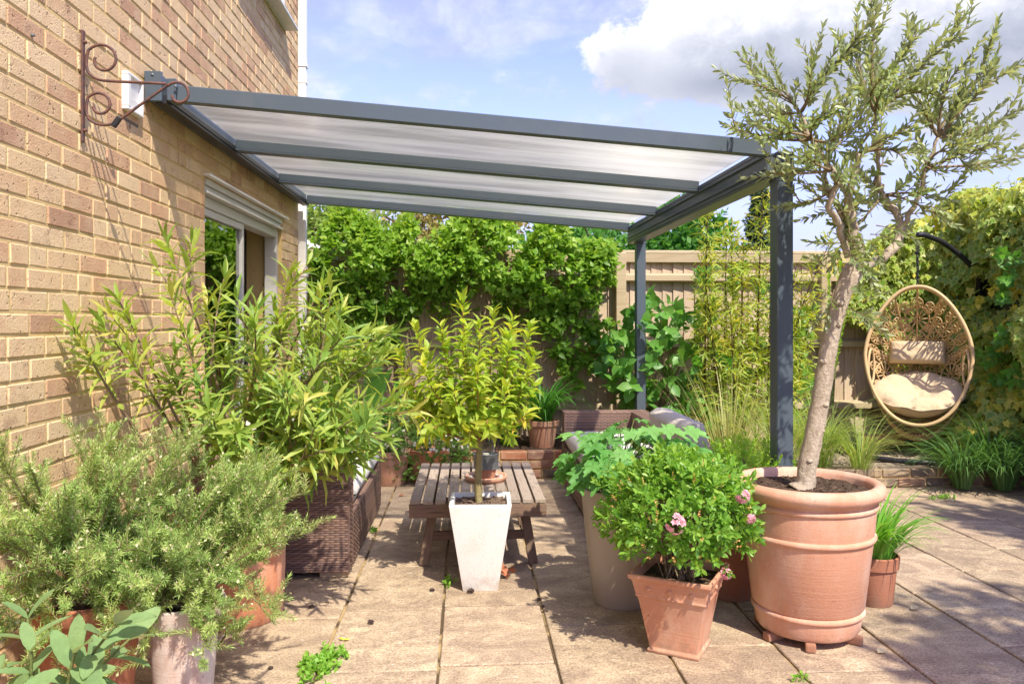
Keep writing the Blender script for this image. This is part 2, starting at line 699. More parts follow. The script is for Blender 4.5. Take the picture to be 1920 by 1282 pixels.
# brick ---------------------------------------------------------------
def brick_mat(name, stops, smudge=(0.20, 0.11, 0.08), bright=1.0):
    t = mat(name)
    r = rnd(t)
    v = objpos(t, r)
    c = t.ramp(r, stops, 'CONSTANT')
    n1 = t.noise(v, 9, 4)
    c = t.mix(t.math('MULTIPLY', t.smooth(n1, 0.40, 0.70), 0.75), c, t.mix(.55, c, (0.72, 0.56, 0.36)))
    c = t.mix(t.math('MULTIPLY', t.smooth(t.noise(t.vmath('ADD', v, (11, 5, 2)), 14, 3), 0.5, 0.75), 0.45), c, t.mix(.6, c, (0.55, 0.28, 0.18)))
    n2 = t.noise(t.vmath('ADD', v, (7, 3, 1)), 12, 5, 0.65)
    r2 = t.math('FRACT', t.math('MULTIPLY', r, 17.3))
    c = t.mix(t.math('MULTIPLY', t.smooth(n2, 0.56, 0.72), t.math('MULTIPLY', t.smooth(r2, 0.3, 0.95), 0.7)), c, smudge)
    n3 = t.noise(v, 140, 3, 0.7)
    c = t.mix(0.42, c, t.ramp(n3, [(0.25, 0.62), (0.75, 1.35)]), 'MULTIPLY')
    n4 = t.noise(t.vmath('ADD', v, (2, 9, 4)), 60, 2, 0.5)
    c = t.mix(t.math('MULTIPLY', t.smooth(n4, 0.68, 0.74), 0.75), c, (0.12, 0.075, 0.05))
    big = t.noise(wpos(t), 1.4, 6, .65)
    c = t.mix(t.math('MULTIPLY', t.smooth(big, .50, .72), .30), c, t.mix(.5, c, (0.22, .16, .11)))
    c = t.mix(1.0, c, (0.99, 0.955, 0.91), 'MULTIPLY')
    h = t.math('ADD', n3, t.math('MULTIPLY', t.smooth(n4, 0.62, 0.74), -1.6))
    h = t.math('ADD', h, t.math('MULTIPLY', n1, 1.2))
    pbsdf(t, c, 0.92, h, 0.004, 0.7, 0.2)
    return t.m


BRICK = brick_mat('buff_brick', [(0.0, (0.73, 0.54, 0.32)), (0.12, (0.67, 0.465, 0.275)), (0.26, (0.62, 0.40, 0.245)), (0.36, (0.76, 0.58, 0.36)),
                                 (0.52, (0.66, 0.45, 0.27)), (0.62, (0.72, 0.52, 0.31)), (0.74, (0.58, 0.365, 0.225)), (0.82, (0.74, 0.55, 0.33)), (0.93, (0.50, 0.31, 0.20))])
REDBRICK = brick_mat('red_brick', [(0.0, (0.42, 0.14, 0.08)), (0.3, (0.36, 0.17, 0.11)), (0.5, (0.45, 0.18, 0.10)), (0.7, (0.30, 0.17, 0.13)), (0.85, (0.42, 0.22, 0.14))], (0.12, 0.09, 0.08))
OLDBRICK = brick_mat('weathered_brick', [(0.0, (0.24, 0.15, 0.11)), (0.3, (0.20, 0.16, 0.12)), (0.6, (0.30, 0.17, 0.12)), (0.8, (0.18, 0.15, 0.12))], (0.07, 0.06, 0.05))

t = mat('mortar')
v = wpos(t)
n = t.noise(v, 70, 4, .7)
pbsdf(t, t.mix(t.noise(v, 3), (0.60, 0.43, 0.18), (0.68, 0.50, 0.25)), 0.95, n, 0.004, 0.9, 0.15)
MORTAR = t.m

t = mat('concrete_slab')
r = rnd(t)
v = objpos(t, r)
wv = wpos(t)
c = t.ramp(r, [(0, (0.385, 0.272, 0.172)), (0.3, (0.42, 0.305, 0.19)), (0.6, (0.35, 0.24, 0.152)), (0.85, (0.40, 0.275, 0.178)), (1, (0.37, 0.262, 0.17))])
nl = t.noise(stretch(t, v, (3.2, 4.2, 1)), 1.5, 7, 0.66, 0.9)
c = t.mix(t.smooth(nl, 0.38, 0.66), t.mix(0.65, c, (0.25, 0.175, 0.115)), t.mix(0.4, c, (0.56, 0.42, 0.26)))
ns = t.noise(stretch(t, v, (9, 26, 1)), 1.2, 5, 0.7, 1.4)
c = t.mix(t.math('MULTIPLY', t.smooth(ns, 0.56, 0.76), 0.34), c, (0.24, 0.165, 0.105))
c = t.mix(t.math('MULTIPLY', t.smooth(t.noise(t.vmath('ADD', v, (4, 8, 2)), 6, 5, .7), 0.6, 0.74), 0.45), c, (0.20, 0.15, 0.10))
nf = t.noise(v, 120, 3, 0.7)
c = t.mix(0.75, c, t.ramp(nf, [(0.32, 0.42), (0.68, 1.5)]), 'MULTIPLY')
npale = t.noise(t.vmath('ADD', v, (1, 1, 5)), 26, 2, 0.5)
c = t.mix(t.math('MULTIPLY', t.smooth(npale, 0.70, 0.76), 0.5), c, (0.62, 0.54, 0.42))
h = t.math('ADD', t.math('MULTIPLY', nl, 2.2), t.math('ADD', t.math('MULTIPLY', ns, 0.8), t.math('MULTIPLY', nf, 0.35)))
stn = t.noise(t.vmath('ADD', wv, (3.3, 1.1, 0)), 1.6, 6, .7, .5)
c = t.mix(t.math('MULTIPLY', t.smooth(stn, .52, .72), .26), c, (0.20, .145, .10))
c = t.mix(1.0, c, t.ramp(t.math('FRACT', t.math('MULTIPLY', r, 7.7)), [(0, (.93, .98, 1.04)), (1, (1.20, 1.27, 1.36))]), 'MULTIPLY')
pbsdf(t, c, 0.88, h, 0.007, 0.9, 0.25)
SLAB = t.m

t = mat('joint_sand')
v = wpos(t)
pbsdf(t, t.mix(t.smooth(t.noise(v, 5, 4), .42, .6), (0.10, 0.07, 0.04), (0.40, 0.29, 0.14)), 0.95, t.noise(v, 90, 3), 0.004, 0.8, 0.1)
JOINT = t.m


def terracotta(name, a, b, bloom=0.4, bloomc=(0.72, 0.52, 0.42), bscale=4.0):
    t = mat(name)
    v = wpos(t)
    c = t.mix(t.noise(v, 5, 4), a, b)
    c = t.mix(t.math('MULTIPLY', t.smooth(t.noise(stretch(t, v, (1, 1, .45)), bscale, 6, .65), 0.42, 0.72), bloom), c, bloomc)
    nf = t.noise(v, 160, 2)
    nh = t.noise(stretch(t, v, (2, 2, 60)), 2.0, 2)
    c = t.mix(0.25, c, t.ramp(nf, [(.3, .75), (.7, 1.2)]), 'MULTIPLY')
    c = t.mix(t.math('MULTIPLY', t.smooth(t.noise(t.vmath('ADD', v, (3, 1, 8)), 45, 2), .70, .75), .5), c, (0.18, .09, .06))
    dmp = t.noise(stretch(t, t.vmath('ADD', v, (9, 4, 2)), (1, 1, .35)), 7, 6, .7)
    c = t.mix(t.math('MULTIPLY', t.smooth(dmp, .55, .75), .45), c, t.mix(.6, c, (0.20, .12, .08)))
    pz = t.n('ShaderNodeSeparateXYZ', {0: v}).outputs[2]
    spl = t.smooth(t.math('SUBTRACT', t.noise(v, 22, 5, .75), t.math('MULTIPLY', pz, 2.6)), .30, .55)
    c = t.mix(t.math('MULTIPLY', spl, .5), c, (0.26, .185, .125))
    pbsdf(t, c, 0.82, t.math('ADD', nf, t.math('MULTIPLY', nh, 1.0)), 0.002, 0.45, 0.25)
    return t.m


TERRA = terracotta('terracotta', (0.54, 0.265, 0.165), (0.60, 0.315, 0.20), 0.8, (0.72, 0.53, 0.42), 3.4)
TERRA_SQ = terracotta('terracotta_square', (0.48, 0.215, 0.125), (0.55, 0.28, 0.175), 0.6, (0.62, 0.42, 0.30), 6)
TERRA_DK = terracotta('terracotta_dark', (0.33, 0.125, 0.07), (0.40, 0.165, 0.09), 0.25, (0.5, 0.32, 0.24))
TERRA_OLD = terracotta('terracotta_glazed', (0.50, 0.17, 0.08), (0.58, 0.25, 0.13), 0.75, (0.68, 0.50, 0.40), 3.2)
WHITEWASH = terracotta('whitewash', (0.66, 0.60, 0.55), (0.58, 0.50, 0.45), 0.8, (0.46, 0.26, 0.19), 9)

t = mat('white_terrazzo')
v = wpos(t)
c = t.mix(t.smooth(t.noise(v, 150, 2), 0.60, 0.72), (0.74, 0.72, 0.68), (0.52, 0.49, 0.45))
c = t.mix(t.math('MULTIPLY', t.smooth(t.noise(v, 7, 4), .5, .8), .3), c, (0.58, .50, .40))
sp = t.n('ShaderNodeSeparateXYZ', {0: v}).outputs[2]
c = t.mix(t.math('MULTIPLY', t.smooth(t.math('ADD', t.noise(v, 12, 5, .7), t.math('MULTIPLY', sp, -2.2)), .30, .62), .55), c, (0.36, .29, .21))
pbsdf(t, c, 0.6, t.noise(v, 60, 3), 0.001, 0.4, 0.35)
WHITEPOT = t.m

t = mat('taupe_pot')
pbsdf(t, (0.36, 0.31, 0.265), 0.38, None, spec=0.45)
GREYPOT = t.m


def wood(name, a, b, dark, axis=(1, 1, .08), scale=30, gr=0.6):
    t = mat(name)
    r = rnd(t)
    v = objpos(t, r)
    n1 = t.noise(stretch(t, v, axis), scale, 5, .6, .4)
    c = t.mix(n1, a, b)
    c = t.mix(t.math('MULTIPLY', r, 0.8), c, t.mix(0.6, a, dark))
    n2 = t.noise(stretch(t, v, axis), scale * 3.2, 3, .6)
    c = t.mix(t.math('MULTIPLY', t.smooth(n2, .52, .72), gr), c, dark)
    n3 = t.noise(v, 5, 4)
    c = t.mix(t.math('MULTIPLY', t.smooth(n3, .5, .75), .35), c, (0.36, 0.27, 0.15))
    kn = t.noise(t.vmath('ADD', v, (5, 5, 5)), 9, 1, .3)
    c = t.mix(t.math('MULTIPLY', t.smooth(kn, .73, .78), .7), c, dark)
    pbsdf(t, c, .85, t.math('ADD', n2, n1), 0.003, .55, .2)
    return t.m


FENCE = wood('fence_wood', (0.63, 0.515, 0.385), (0.52, 0.395, 0.275), (0.27, 0.175, 0.105), (1, 1, .06), 22)
FENCER = wood('fence_rail_wood', (0.56, 0.46, 0.31), (0.48, 0.38, 0.245), (0.25, 0.18, 0.10), (.06, 1, 1), 18, .4)
TABLEW = wood('table_teak', (0.44, 0.37, 0.30), (0.34, 0.275, 0.22), (0.13, 0.095, 0.075), (1, .07, 1), 30, .7)
TABLED = wood('table_frame_teak', (0.25, 0.165, 0.115), (0.19, 0.12, 0.085), (0.07, 0.045, 0.035), (.07, 1, 1), 26, .7)
TABLEL = wood('table_leg_teak', (0.25, 0.17, 0.12), (0.18, 0.12, 0.085), (0.07, 0.045, 0.035), (1, 1, .07), 26, .7)

t = mat('anthracite_aluminium')
v = wpos(t)
c = t.mix(t.math('MULTIPLY', t.smooth(t.noise(v, 4, 5, .6), .45, .75), .25), (0.070, 0.094, 0.116), (0.14, 0.145, 0.15))
pbsdf(t, c, 0.36, None, spec=0.5)
ANTH = t.m

t = mat('white_upvc')
pbsdf(t, t.mix(t.math('MULTIPLY', t.noise(wpos(t), 6, 4), .3), (0.80, 0.78, 0.75), (0.66, 0.62, 0.56)), 0.4)
UPVC = t.m
t = mat('white_soil_pipe')
pbsdf(t, (0.84, 0.82, 0.79), 0.35)
PIPE = t.m

t = mat('rusty_iron')
v = wpos(t)
pbsdf(t, t.mix(t.smooth(t.noise(v, 60, 4), .4, .65), (0.15, 0.065, 0.045), (0.075, 0.05, 0.05)), 0.7, t.noise(v, 200), .001, .6)
RUST = t.m

t = mat('black_steel')
pbsdf(t, (0.022, 0.022, 0.026), 0.42)
BLACK = t.m

t = mat('rattan_weave')
r = rnd(t)
c = t.ramp(r, [(0, (0.20, 0.115, 0.085)), (.35, (0.27, 0.165, 0.12)), (.6, (0.155, 0.095, 0.08)), (.8, (0.32, 0.205, 0.155)), (1, (0.12, 0.075, 0.065))])
c = t.mix(t.math('MULTIPLY', t.noise(wpos(t), 40, 3), .5), c, (0.10, .07, .06))
pbsdf(t, c, 0.5, None, spec=.4)
RATTAN = t.m
t = mat('rattan_backing')
pbsdf(t, (0.035, 0.024, 0.02), 0.8)
RBACK = t.m


def fabric(name, a, b):
    t = mat(name)
    v = wpos(t)
    c = t.mix(t.noise(v, 4, 4), a, b)
    c = t.mix(.25, c, t.ramp(t.noise(v, 400, 2), [(.3, .75), (.7, 1.2)]), 'MULTIPLY')
    pbsdf(t, c, .95, t.math('ADD', t.math('MULTIPLY', t.noise(v, 14, 4, .6, .8), 6.0), t.noise(v, 400, 2)), 0.004, .6, .15, **{'Sheen Weight': .2})
    return t.m


CUSH_W = fabric('offwhite_fabric', (0.68, 0.65, 0.61), (0.60, 0.57, 0.53))
CUSH_G = fabric('taupe_fabric', (0.58, 0.525, 0.45), (0.54, 0.485, 0.41))
CUSH_C = fabric('cream_fabric', (0.62, 0.49, 0.32), (0.56, 0.43, 0.27))

t = mat('cane')
r = rnd(t)
c = t.mix(r, (0.58, 0.40, 0.205), (0.50, 0.33, 0.165))
c = t.mix(t.math('MULTIPLY', t.noise(wpos(t), 50, 3), .5), c, (0.58, .40, .21))
pbsdf(t, c, .5)
CANE = t.m

t = mat('potting_soil')
v = wpos(t)
n = t.noise(v, 60, 5, .7)
c = t.ramp(n, [(.3, (0.035, 0.024, 0.017)), (.55, (0.10, 0.067, 0.045)), (.72, (0.25, 0.175, 0.12))])
pbsdf(t, c, .95, n, .012, 1.0, .1)
SOIL = t.m

t = mat('pea_gravel')
v = wpos(t)
vo = t.n('ShaderNodeTexVoronoi', {'Vector': v, 'Scale': 70.0})
c = t.ramp(t.n('ShaderNodeSeparateColor', {0: vo.outputs['Color']}).outputs[0], [(0, (.22, .17, .11)), (.5, (.38, .30, .2)), (1, (.5, .43, .31))])
c = t.mix(t.smooth(vo.outputs['Distance'], .5, .9), c, (0.05, .04, .03))
pbsdf(t, c, .8, t.math('SUBTRACT', 1.0, vo.outputs['Distance']), .01, 1.0, .2)
GRAVEL = t.m

t = mat('lawn_ground')
v = wpos(t)
pbsdf(t, t.mix(t.noise(v, 2, 6, .7), (0.05, .085, .02), (0.10, .13, .035)), .95, t.noise(v, 30, 4), .03, 1, .1)
LAWN = t.m

t = mat('polycarbonate')
v = wpos(t)
tr = t.n('ShaderNodeBsdfTransparent', {0: (0.95, 0.95, 0.95, 1)})
dirt = t.noise(stretch(t, v, (.35, 2.5, 1)), 2.5, 5, .6)
spot = t.smooth(t.noise(v, 7, 3, .5), .72, .80)
colr = t.mix(t.math('MULTIPLY', t.smooth(dirt, .38, .68), .65), (0.92, 0.92, 0.93), (0.64, 0.63, 0.62))
colr = t.mix(t.math('MULTIPLY', spot, .6), colr, (0.3, .28, .25))
rib = t.n('ShaderNodeTexWave', {'Vector': v, 'Scale': 16.0, 'Distortion': 0.0}, wave_type='BANDS', bands_direction='Y').outputs[1]
colr = t.mix(0.35, colr, t.ramp(rib, [(0, .6), (1, 1.1)]), 'MULTIPLY')
tl = t.n('ShaderNodeBsdfTranslucent', {0: colr})
gl = t.n('ShaderNodeBsdfGlossy', {'Color': (.9, .9, .9, 1), 'Roughness': .22})
hr = t.n('ShaderNodeBsdfHair', {'Color': (.95, .96, 1, 1), 'RoughnessU': 0.05, 'RoughnessV': 1.0})
hr.component = 'Transmission'
t.put(hr.inputs['Tangent'], t.n('ShaderNodeCombineXYZ', {0: .9974, 1: 0., 2: -.0715}).outputs[0])
ribs = t.n('ShaderNodeTexWave', {'Vector': v, 'Scale': 11.0, 'Distortion': .15, 'Detail': 1.0}, wave_type='BANDS', bands_direction='Y').outputs[1]
fcl = t.math('SUBTRACT', t.math('SUBTRACT', 0.93, t.math('MULTIPLY', t.smooth(dirt, .36, .66), .34)), t.math('MULTIPLY', ribs, .14))
fcl = t.math('SUBTRACT', fcl, t.math('MULTIPLY', spot, .25), clamp=True)
m1 = t.n('ShaderNodeMixShader', {0: fcl, 1: tl.outputs[0], 2: tr.outputs[0]})
m2 = t.n('ShaderNodeMixShader', {0: 0.30, 1: m1.outputs[0], 2: hr.outputs[0]})
fr = t.n('ShaderNodeFresnel', {0: 1.45})
m3 = t.n('ShaderNodeMixShader', {0: t.math('MULTIPLY', fr.outputs[0], .7), 1: m2.outputs[0], 2: gl.outputs[0]})
t.nt.links.new(m3.outputs[0], t.out.inputs[0])
POLY = t.m
t = mat('polycarbonate_skin')
g1 = t.n('ShaderNodeBsdfTransparent', {0: (.96, .96, .96, 1)})
g2 = t.n('ShaderNodeBsdfGlossy', {'Color': (1, 1, 1, 1), 'Roughness': .12})
fr = t.n('ShaderNodeFresnel', {0: 1.3})
m = t.n('ShaderNodeMixShader', {0: fr.outputs[0], 1: g1.outputs[0], 2: g2.outputs[0]})
t.nt.links.new(m.outputs[0], t.out.inputs[0])
POLYTOP = t.m

t = mat('window_glass')
g1 = t.n('ShaderNodeBsdfTransparent', {0: (.55, .62, .60, 1)})
g2 = t.n('ShaderNodeBsdfGlossy', {'Color': (1, 1, 1, 1), 'Roughness': .01})
fr = t.n('ShaderNodeFresnel', {0: 1.52})
m = t.n('ShaderNodeMixShader', {0: t.math('ADD', t.math('MULTIPLY', fr.outputs[0], 1.4), .10, clamp=True), 1: g1.outputs[0], 2: g2.outputs[0]})
t.nt.links.new(m.outputs[0], t.out.inputs[0])
GLASS = t.m

t = mat('clear_glass')
g1 = t.n('ShaderNodeBsdfTransparent', {0: (.93, .94, .93, 1)})
g2 = t.n('ShaderNodeBsdfGlossy', {'Color': (1, 1, 1, 1), 'Roughness': .03})
fr = t.n('ShaderNodeLayerWeight', {0: .35})
m = t.n('ShaderNodeMixShader', {0: t.math('MULTIPLY', fr.outputs[1], .6), 1: g1.outputs[0], 2: g2.outputs[0]})
t.nt.links.new(m.outputs[0], t.out.inputs[0])
CLEAR = t.m


def plain(name, col, rough=.7, noise=0.0, nscale=12, spec=.3, metal=0.0):
    t = mat(name)
    v = wpos(t)
    c = col
    if noise:
        c = t.mix(t.math('MULTIPLY', t.noise(v, nscale, 4), noise), col, [q * .45 for q in col])
    pbsdf(t, c, rough, None, spec=spec, metal=metal)
    return t.m


ROOM = plain('room_plaster', (0.55, 0.48, 0.41), .9)
ROOMF = plain('room_carpet', (0.36, 0.30, 0.24), .9, .4)
ZINC = plain('zinc_band', (0.20, 0.22, 0.23), .5, .4, 30, .4, .5)
STONE = plain('pebble', (0.42, 0.40, 0.38), .8, .5, 40)
CANDLE = plain('candle_wax', (0.75, 0.68, 0.55), .5)
CONE = plain('dry_debris', (0.085, 0.055, 0.045), .9, .4, 60)
DRYLEAF = plain('dry_leaf', (0.42, 0.16, 0.08), .8, .5, 60)
SEAT_FOOT = plain('pine_block', (0.50, 0.37, 0.22), .8, .4, 30)
ROOFT = plain('roof_tile', (0.20, 0.16, 0.14), .85, .5, 20)
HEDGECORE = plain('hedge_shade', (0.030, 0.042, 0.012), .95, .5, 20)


def bark(name, a, b, scale=30, st=(1, 1, .4)):
    t = mat(name)
    v = wpos(t)
    n1 = t.noise(stretch(t, v, st), scale, 5, .65, .5)
    n2 = t.noise(v, scale * 4, 2)
    c = t.mix(t.smooth(n1, .35, .65), b, a)
    c = t.mix(.3, c, t.ramp(n2, [(.3, .6), (.7, 1.3)]), 'MULTIPLY')
    n3 = t.noise(t.vmath('ADD', v, (3, 2, 1)), scale * 1.6, 6, .75)
    c = t.mix(t.math('MULTIPLY', t.smooth(n3, .55, .7), .5), c, [q * .5 for q in b])
    pbsdf(t, c, .9, t.math('ADD', n1, n3), .010, .9, .15)
    return t.m


BARK_O = bark('olive_bark', (0.54, 0.45, 0.34), (0.40, 0.32, 0.23), 45, (1, 1, .6))
BARK_G = bark('shrub_bark', (0.34, 0.255, 0.16), (0.22, 0.15, 0.09))
BARK_Y = bark('young_bark', (0.36, 0.31, 0.15), (0.28, 0.22, 0.10))
STEM_R = bark('red_stem', (0.40, 0.20, 0.085), (0.30, 0.17, 0.06))
STEM_B = bark('bamboo_cane', (0.11, 0.065, 0.03), (0.07, 0.04, 0.02))
STEM_G = bark('green_stem', (0.22, 0.26, 0.09), (0.16, 0.19, 0.06))
BARK_T = bark('tree_bark', (0.16, 0.12, 0.085), (0.10, 0.075, 0.05), 12)


GAIN = 1.55


def leaf(name, stops, trans=.38, rough=.42, bump=0, rimc=None, rimf=.8, spec=.4, tcol=None, back=None, nz=.25):
    """leaf: colour by the tint of each leaf, light passing through it"""
    t = mat(name)
    at = t.n('ShaderNodeAttribute', attribute_name='tint').outputs['Fac']
    k = len(stops)
    stops = [tuple(min(.85, q * GAIN) for q in s_) for s_ in stops]
    trans = min(.6, trans * 1.2)
    c = t.ramp(at, [(i / (k - 1), s_) for i, s_ in enumerate(stops)])
    v = wpos(t)
    if nz:
        c = t.mix(nz, c, t.ramp(t.noise(v, 55, 3), [(.3, .6), (.7, 1.35)]), 'MULTIPLY')
    if rimc is not None:
        rm = t.n('ShaderNodeAttribute', attribute_name='rim').outputs['Fac']
        c = t.mix(t.math('MULTIPLY', t.smooth(t.math('ADD', rm, t.math('MULTIPLY', t.math('SUBTRACT', t.noise(v, 70, 2), .5), .9)), .45, .8), rimf), c, rimc)
    if back is not None:
        bf = t.n('ShaderNodeNewGeometry').outputs['Backfacing']
        c = t.mix(t.math('MULTIPLY', bf, .75), c, back)
    p = t.n('ShaderNodeBsdfPrincipled', {'Base Color': c, 'Roughness': rough, 'Specular IOR Level': spec})
    if bump:
        bb = t.n('ShaderNodeBump', {'Height': t.noise(v, bump, 3, .6), 'Distance': .002, 'Strength': .8})
        t.put(p.inputs['Normal'], bb.outputs[0])
    tcm = t.mix(1.0, c, tcol or (1.5, 1.45, .7), 'MULTIPLY')
    tr_ = t.n('ShaderNodeBsdfTranslucent', {0: tcm})
    m = t.n('ShaderNodeMixShader', {0: trans, 1: p.outputs[0], 2: tr_.outputs[0]})
    t.nt.links.new(m.outputs[0], t.out.inputs[0])
    return t.m


L_OLEA = leaf('oleander_leaf', [(0.09, .17, .032), (.14, .23, .042), (.20, .28, .052), (.27, .32, .068), (.34, .32, .08)], .36, .42)
L_ROSE = leaf('rosemary_needle', [(.13, .21, .06), (.19, .28, .08), (.26, .35, .10), (.36, .39, .17)], .25, .55)
L_ROSF = leaf('rosemary_flower', [(.40, .36, .22), (.46, .42, .29), (.34, .34, .18)], .25, .8)
L_SAGE = leaf('sage_leaf', [(.10, .175, .07), (.14, .22, .09), (.18, .255, .11)], .28, .75, 180, spec=.15, back=(.34, .40, .27))
L_GOLD = leaf('golden_leaf', [(.13, .23, .025), (.20, .29, .035), (.27, .335, .045), (.34, .35, .045), (.42, .30, .05)], .42, .4)
L_CLIMB = leaf('climber_leaf', [(.075, .165, .02), (.12, .235, .028), (.18, .29, .04), (.25, .33, .055)], .38, .42)
L_HYD = leaf('hydrangea_leaf', [(.05, .15, .03), (.085, .21, .035), (.13, .26, .055)], .35, .38, 90)
L_BAMB = leaf('bamboo_leaf', [(.15, .225, .03), (.23, .30, .04), (.31, .33, .045), (.38, .32, .05)], .40, .45)
L_GRASS = leaf('grass_blade', [(.10, .19, .03), (.16, .26, .05), (.26, .30, .09), (.40, .35, .17)], .35, .5)
L_LILY = leaf('daylily_blade', [(.04, .15, .02), (.07, .21, .03), (.12, .28, .045)], .36, .4)
L_BULB = leaf('bulb_blade', [(.09, .24, .03), (.14, .30, .04), (.22, .34, .06)], .36, .4)
L_LIRI = leaf('liriope_blade', [(.045, .11, .03), (.075, .155, .045), (.13, .21, .07)], .28, .4)
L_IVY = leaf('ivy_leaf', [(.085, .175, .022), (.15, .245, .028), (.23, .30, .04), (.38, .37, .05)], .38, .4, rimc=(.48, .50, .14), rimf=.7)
L_IVYY = leaf('ivy_gold_leaf', [(.30, .30, .04), (.42, .36, .05), (.20, .24, .04)], .30, .45)
L_OLIVE = leaf('olive_leaf', [(.125, .17, .065), (.18, .23, .09), (.26, .305, .125)], .30, .36, back=(.38, .41, .25), spec=.5)
L_AZAL = leaf('azalea_leaf', [(.05, .135, .018), (.095, .21, .028), (.155, .28, .04), (.22, .33, .055)], .36, .38)
L_AZBUD = leaf('azalea_bud', [(.42, .20, .07), (.50, .28, .12), (.36, .22, .06)], .25, .6)
L_PINK = leaf('pink_petal', [(.46, .20, .25), (.55, .30, .34), (.60, .42, .44)], .3, .6, tcol=(1.1, .8, .9))
L_ANEM = leaf('anemone_leaf', [(.06, .175, .035), (.095, .235, .055), (.15, .30, .085)], .34, .5, 110)
L_BOX = leaf('box_leaf', [(.13, .27, .03), (.20, .34, .04), (.28, .38, .05)], .38, .4)
L_FERN = leaf('aquilegia_leaf', [(.07, .22, .04), (.11, .29, .055), (.16, .33, .07)], .36, .5)
L_DAISYF = leaf('daisy_foliage', [(.07, .15, .03), (.11, .20, .045), (.16, .24, .06)], .3, .5)
L_WHITE = leaf('white_petal', [(.80, .80, .76), (.85, .84, .80)], .3, .6, tcol=(1, 1, 1))
L_YELLOW = leaf('yellow_petal', [(.62, .46, .03), (.70, .55, .05)], .3, .6, tcol=(1, 1, 1))
L_TREE1 = leaf('sallow_leaf', [(.11, .17, .045), (.17, .24, .06), (.24, .30, .085)], .3, .5)
L_TREE2 = leaf('bronze_conifer', [(.16, .15, .05), (.24, .20, .06), (.30, .22, .08)], .25, .6)
L_TREE3 = leaf('maple_leaf', [(.035, .11, .02), (.06, .17, .025), (.10, .23, .04)], .35, .45)
L_TREE4 = leaf('dark_conifer', [(.035, .06, .03), (.055, .09, .045), (.08, .12, .06)], .15, .6)
L_WEED = leaf('weed_leaf', [(.10, .24, .03), (.16, .30, .04), (.20, .34, .06)], .35, .5)

# ================================================================== SETTING
# ground to the horizon
mb = MB()
mb.add([(-300, -300, -0.06), (300, -300, -0.06), (300, 600, -0.06), (-300, 600, -0.06)], [(0, 1, 2, 3)])
tag(mb.build('ground', LAWN), 'flat green lawn ground stretching away beyond the garden fence', 'ground', kind='structure')

# patio of concrete slabs, columns run away from the camera
mb = MB()
mb.box((1.58, 2.95, -0.035), (6.04, 7.5, 0.05))
patio = tag(mb.build('patio', JOINT), 'buff riven slab patio with sandy joints between house and beds', 'patio', kind='structure')
PX = 0.446
slab_meshes = []
for k in range(5):
    slab_meshes.append(bbox_mesh('slab', (0.436, 0.60, 0.035), 0.004, 1, 0.0022))
    slab_meshes[-1].materials.append(SLAB)
col0 = -0.106 - PX * 3
offs = {2: 2.94, 7: 2.80, 8: 3.02}
for i in range(14):
    xa = col0 + i * PX
    if xa > 4.55:
        break
    x0 = max(xa, -1.438)
    wd = xa + PX - x0
    pitch = 0.62
    ph = offs.get(i, (i * 0.37) % pitch)
    y = ph - 8 * pitch
    while y < 6.45:
        if y > -0.75:
            limit = 6.42 if xa < 2.0 else 5.93
            y1 = min(y + pitch, limit if xa > -0.2 else 6.9)
            if y1 - y > 0.08:
                ln = y1 - y
                place('slab', random.choice(slab_meshes), patio, Vector((x0 + wd / 2, y + ln / 2, -0.0175 + random.uniform(-.0012, .0012))),
                      Matrix.Rotation(random.choice((0, pi)) + random.uniform(-.003, .003), 3, 'Z'), (wd / PX * .998, ln / pitch * 1.014, 1))
        y += pitch

# ------------------------------------------------------------------ raised beds
def brick_courses(parent, x0, x1, yf, courses, z0, matl, rows=None, axis='x', L=0.225, seed=0):
    ms = []
    for k in range(4):
        me = bbox_mesh('brick', (0.213, 0.10, 0.063), 0.005, 1, 0.003)
        me.materials.append(matl)
        ms.append(me)
    ln = x1 - x0
    for c in range(courses):
        x = -((c % 2) * L / 2) - (seed * .07) % L
        while x < ln - 0.01:
            a, b = max(x, 0), min(x + L, ln)
            if b - a > 0.04:
                cx_ = x0 + (a + b) / 2
                me = random.choice(ms)
                loc = Vector((cx_, yf + 0.05, z0 + 0.0375 + c * 0.075)) if axis == 'x' else Vector((yf + 0.05, cx_, z0 + 0.0375 + c * 0.075))
                loc.x += random.uniform(-.002, .002)
                place('brick', me, parent, loc, Matrix.Rotation((0 if axis == 'x' else pi / 2) + random.uniform(-.01, .01), 3, 'Z'), ((b - a - .012) / .213, 1, 1))
            x += L


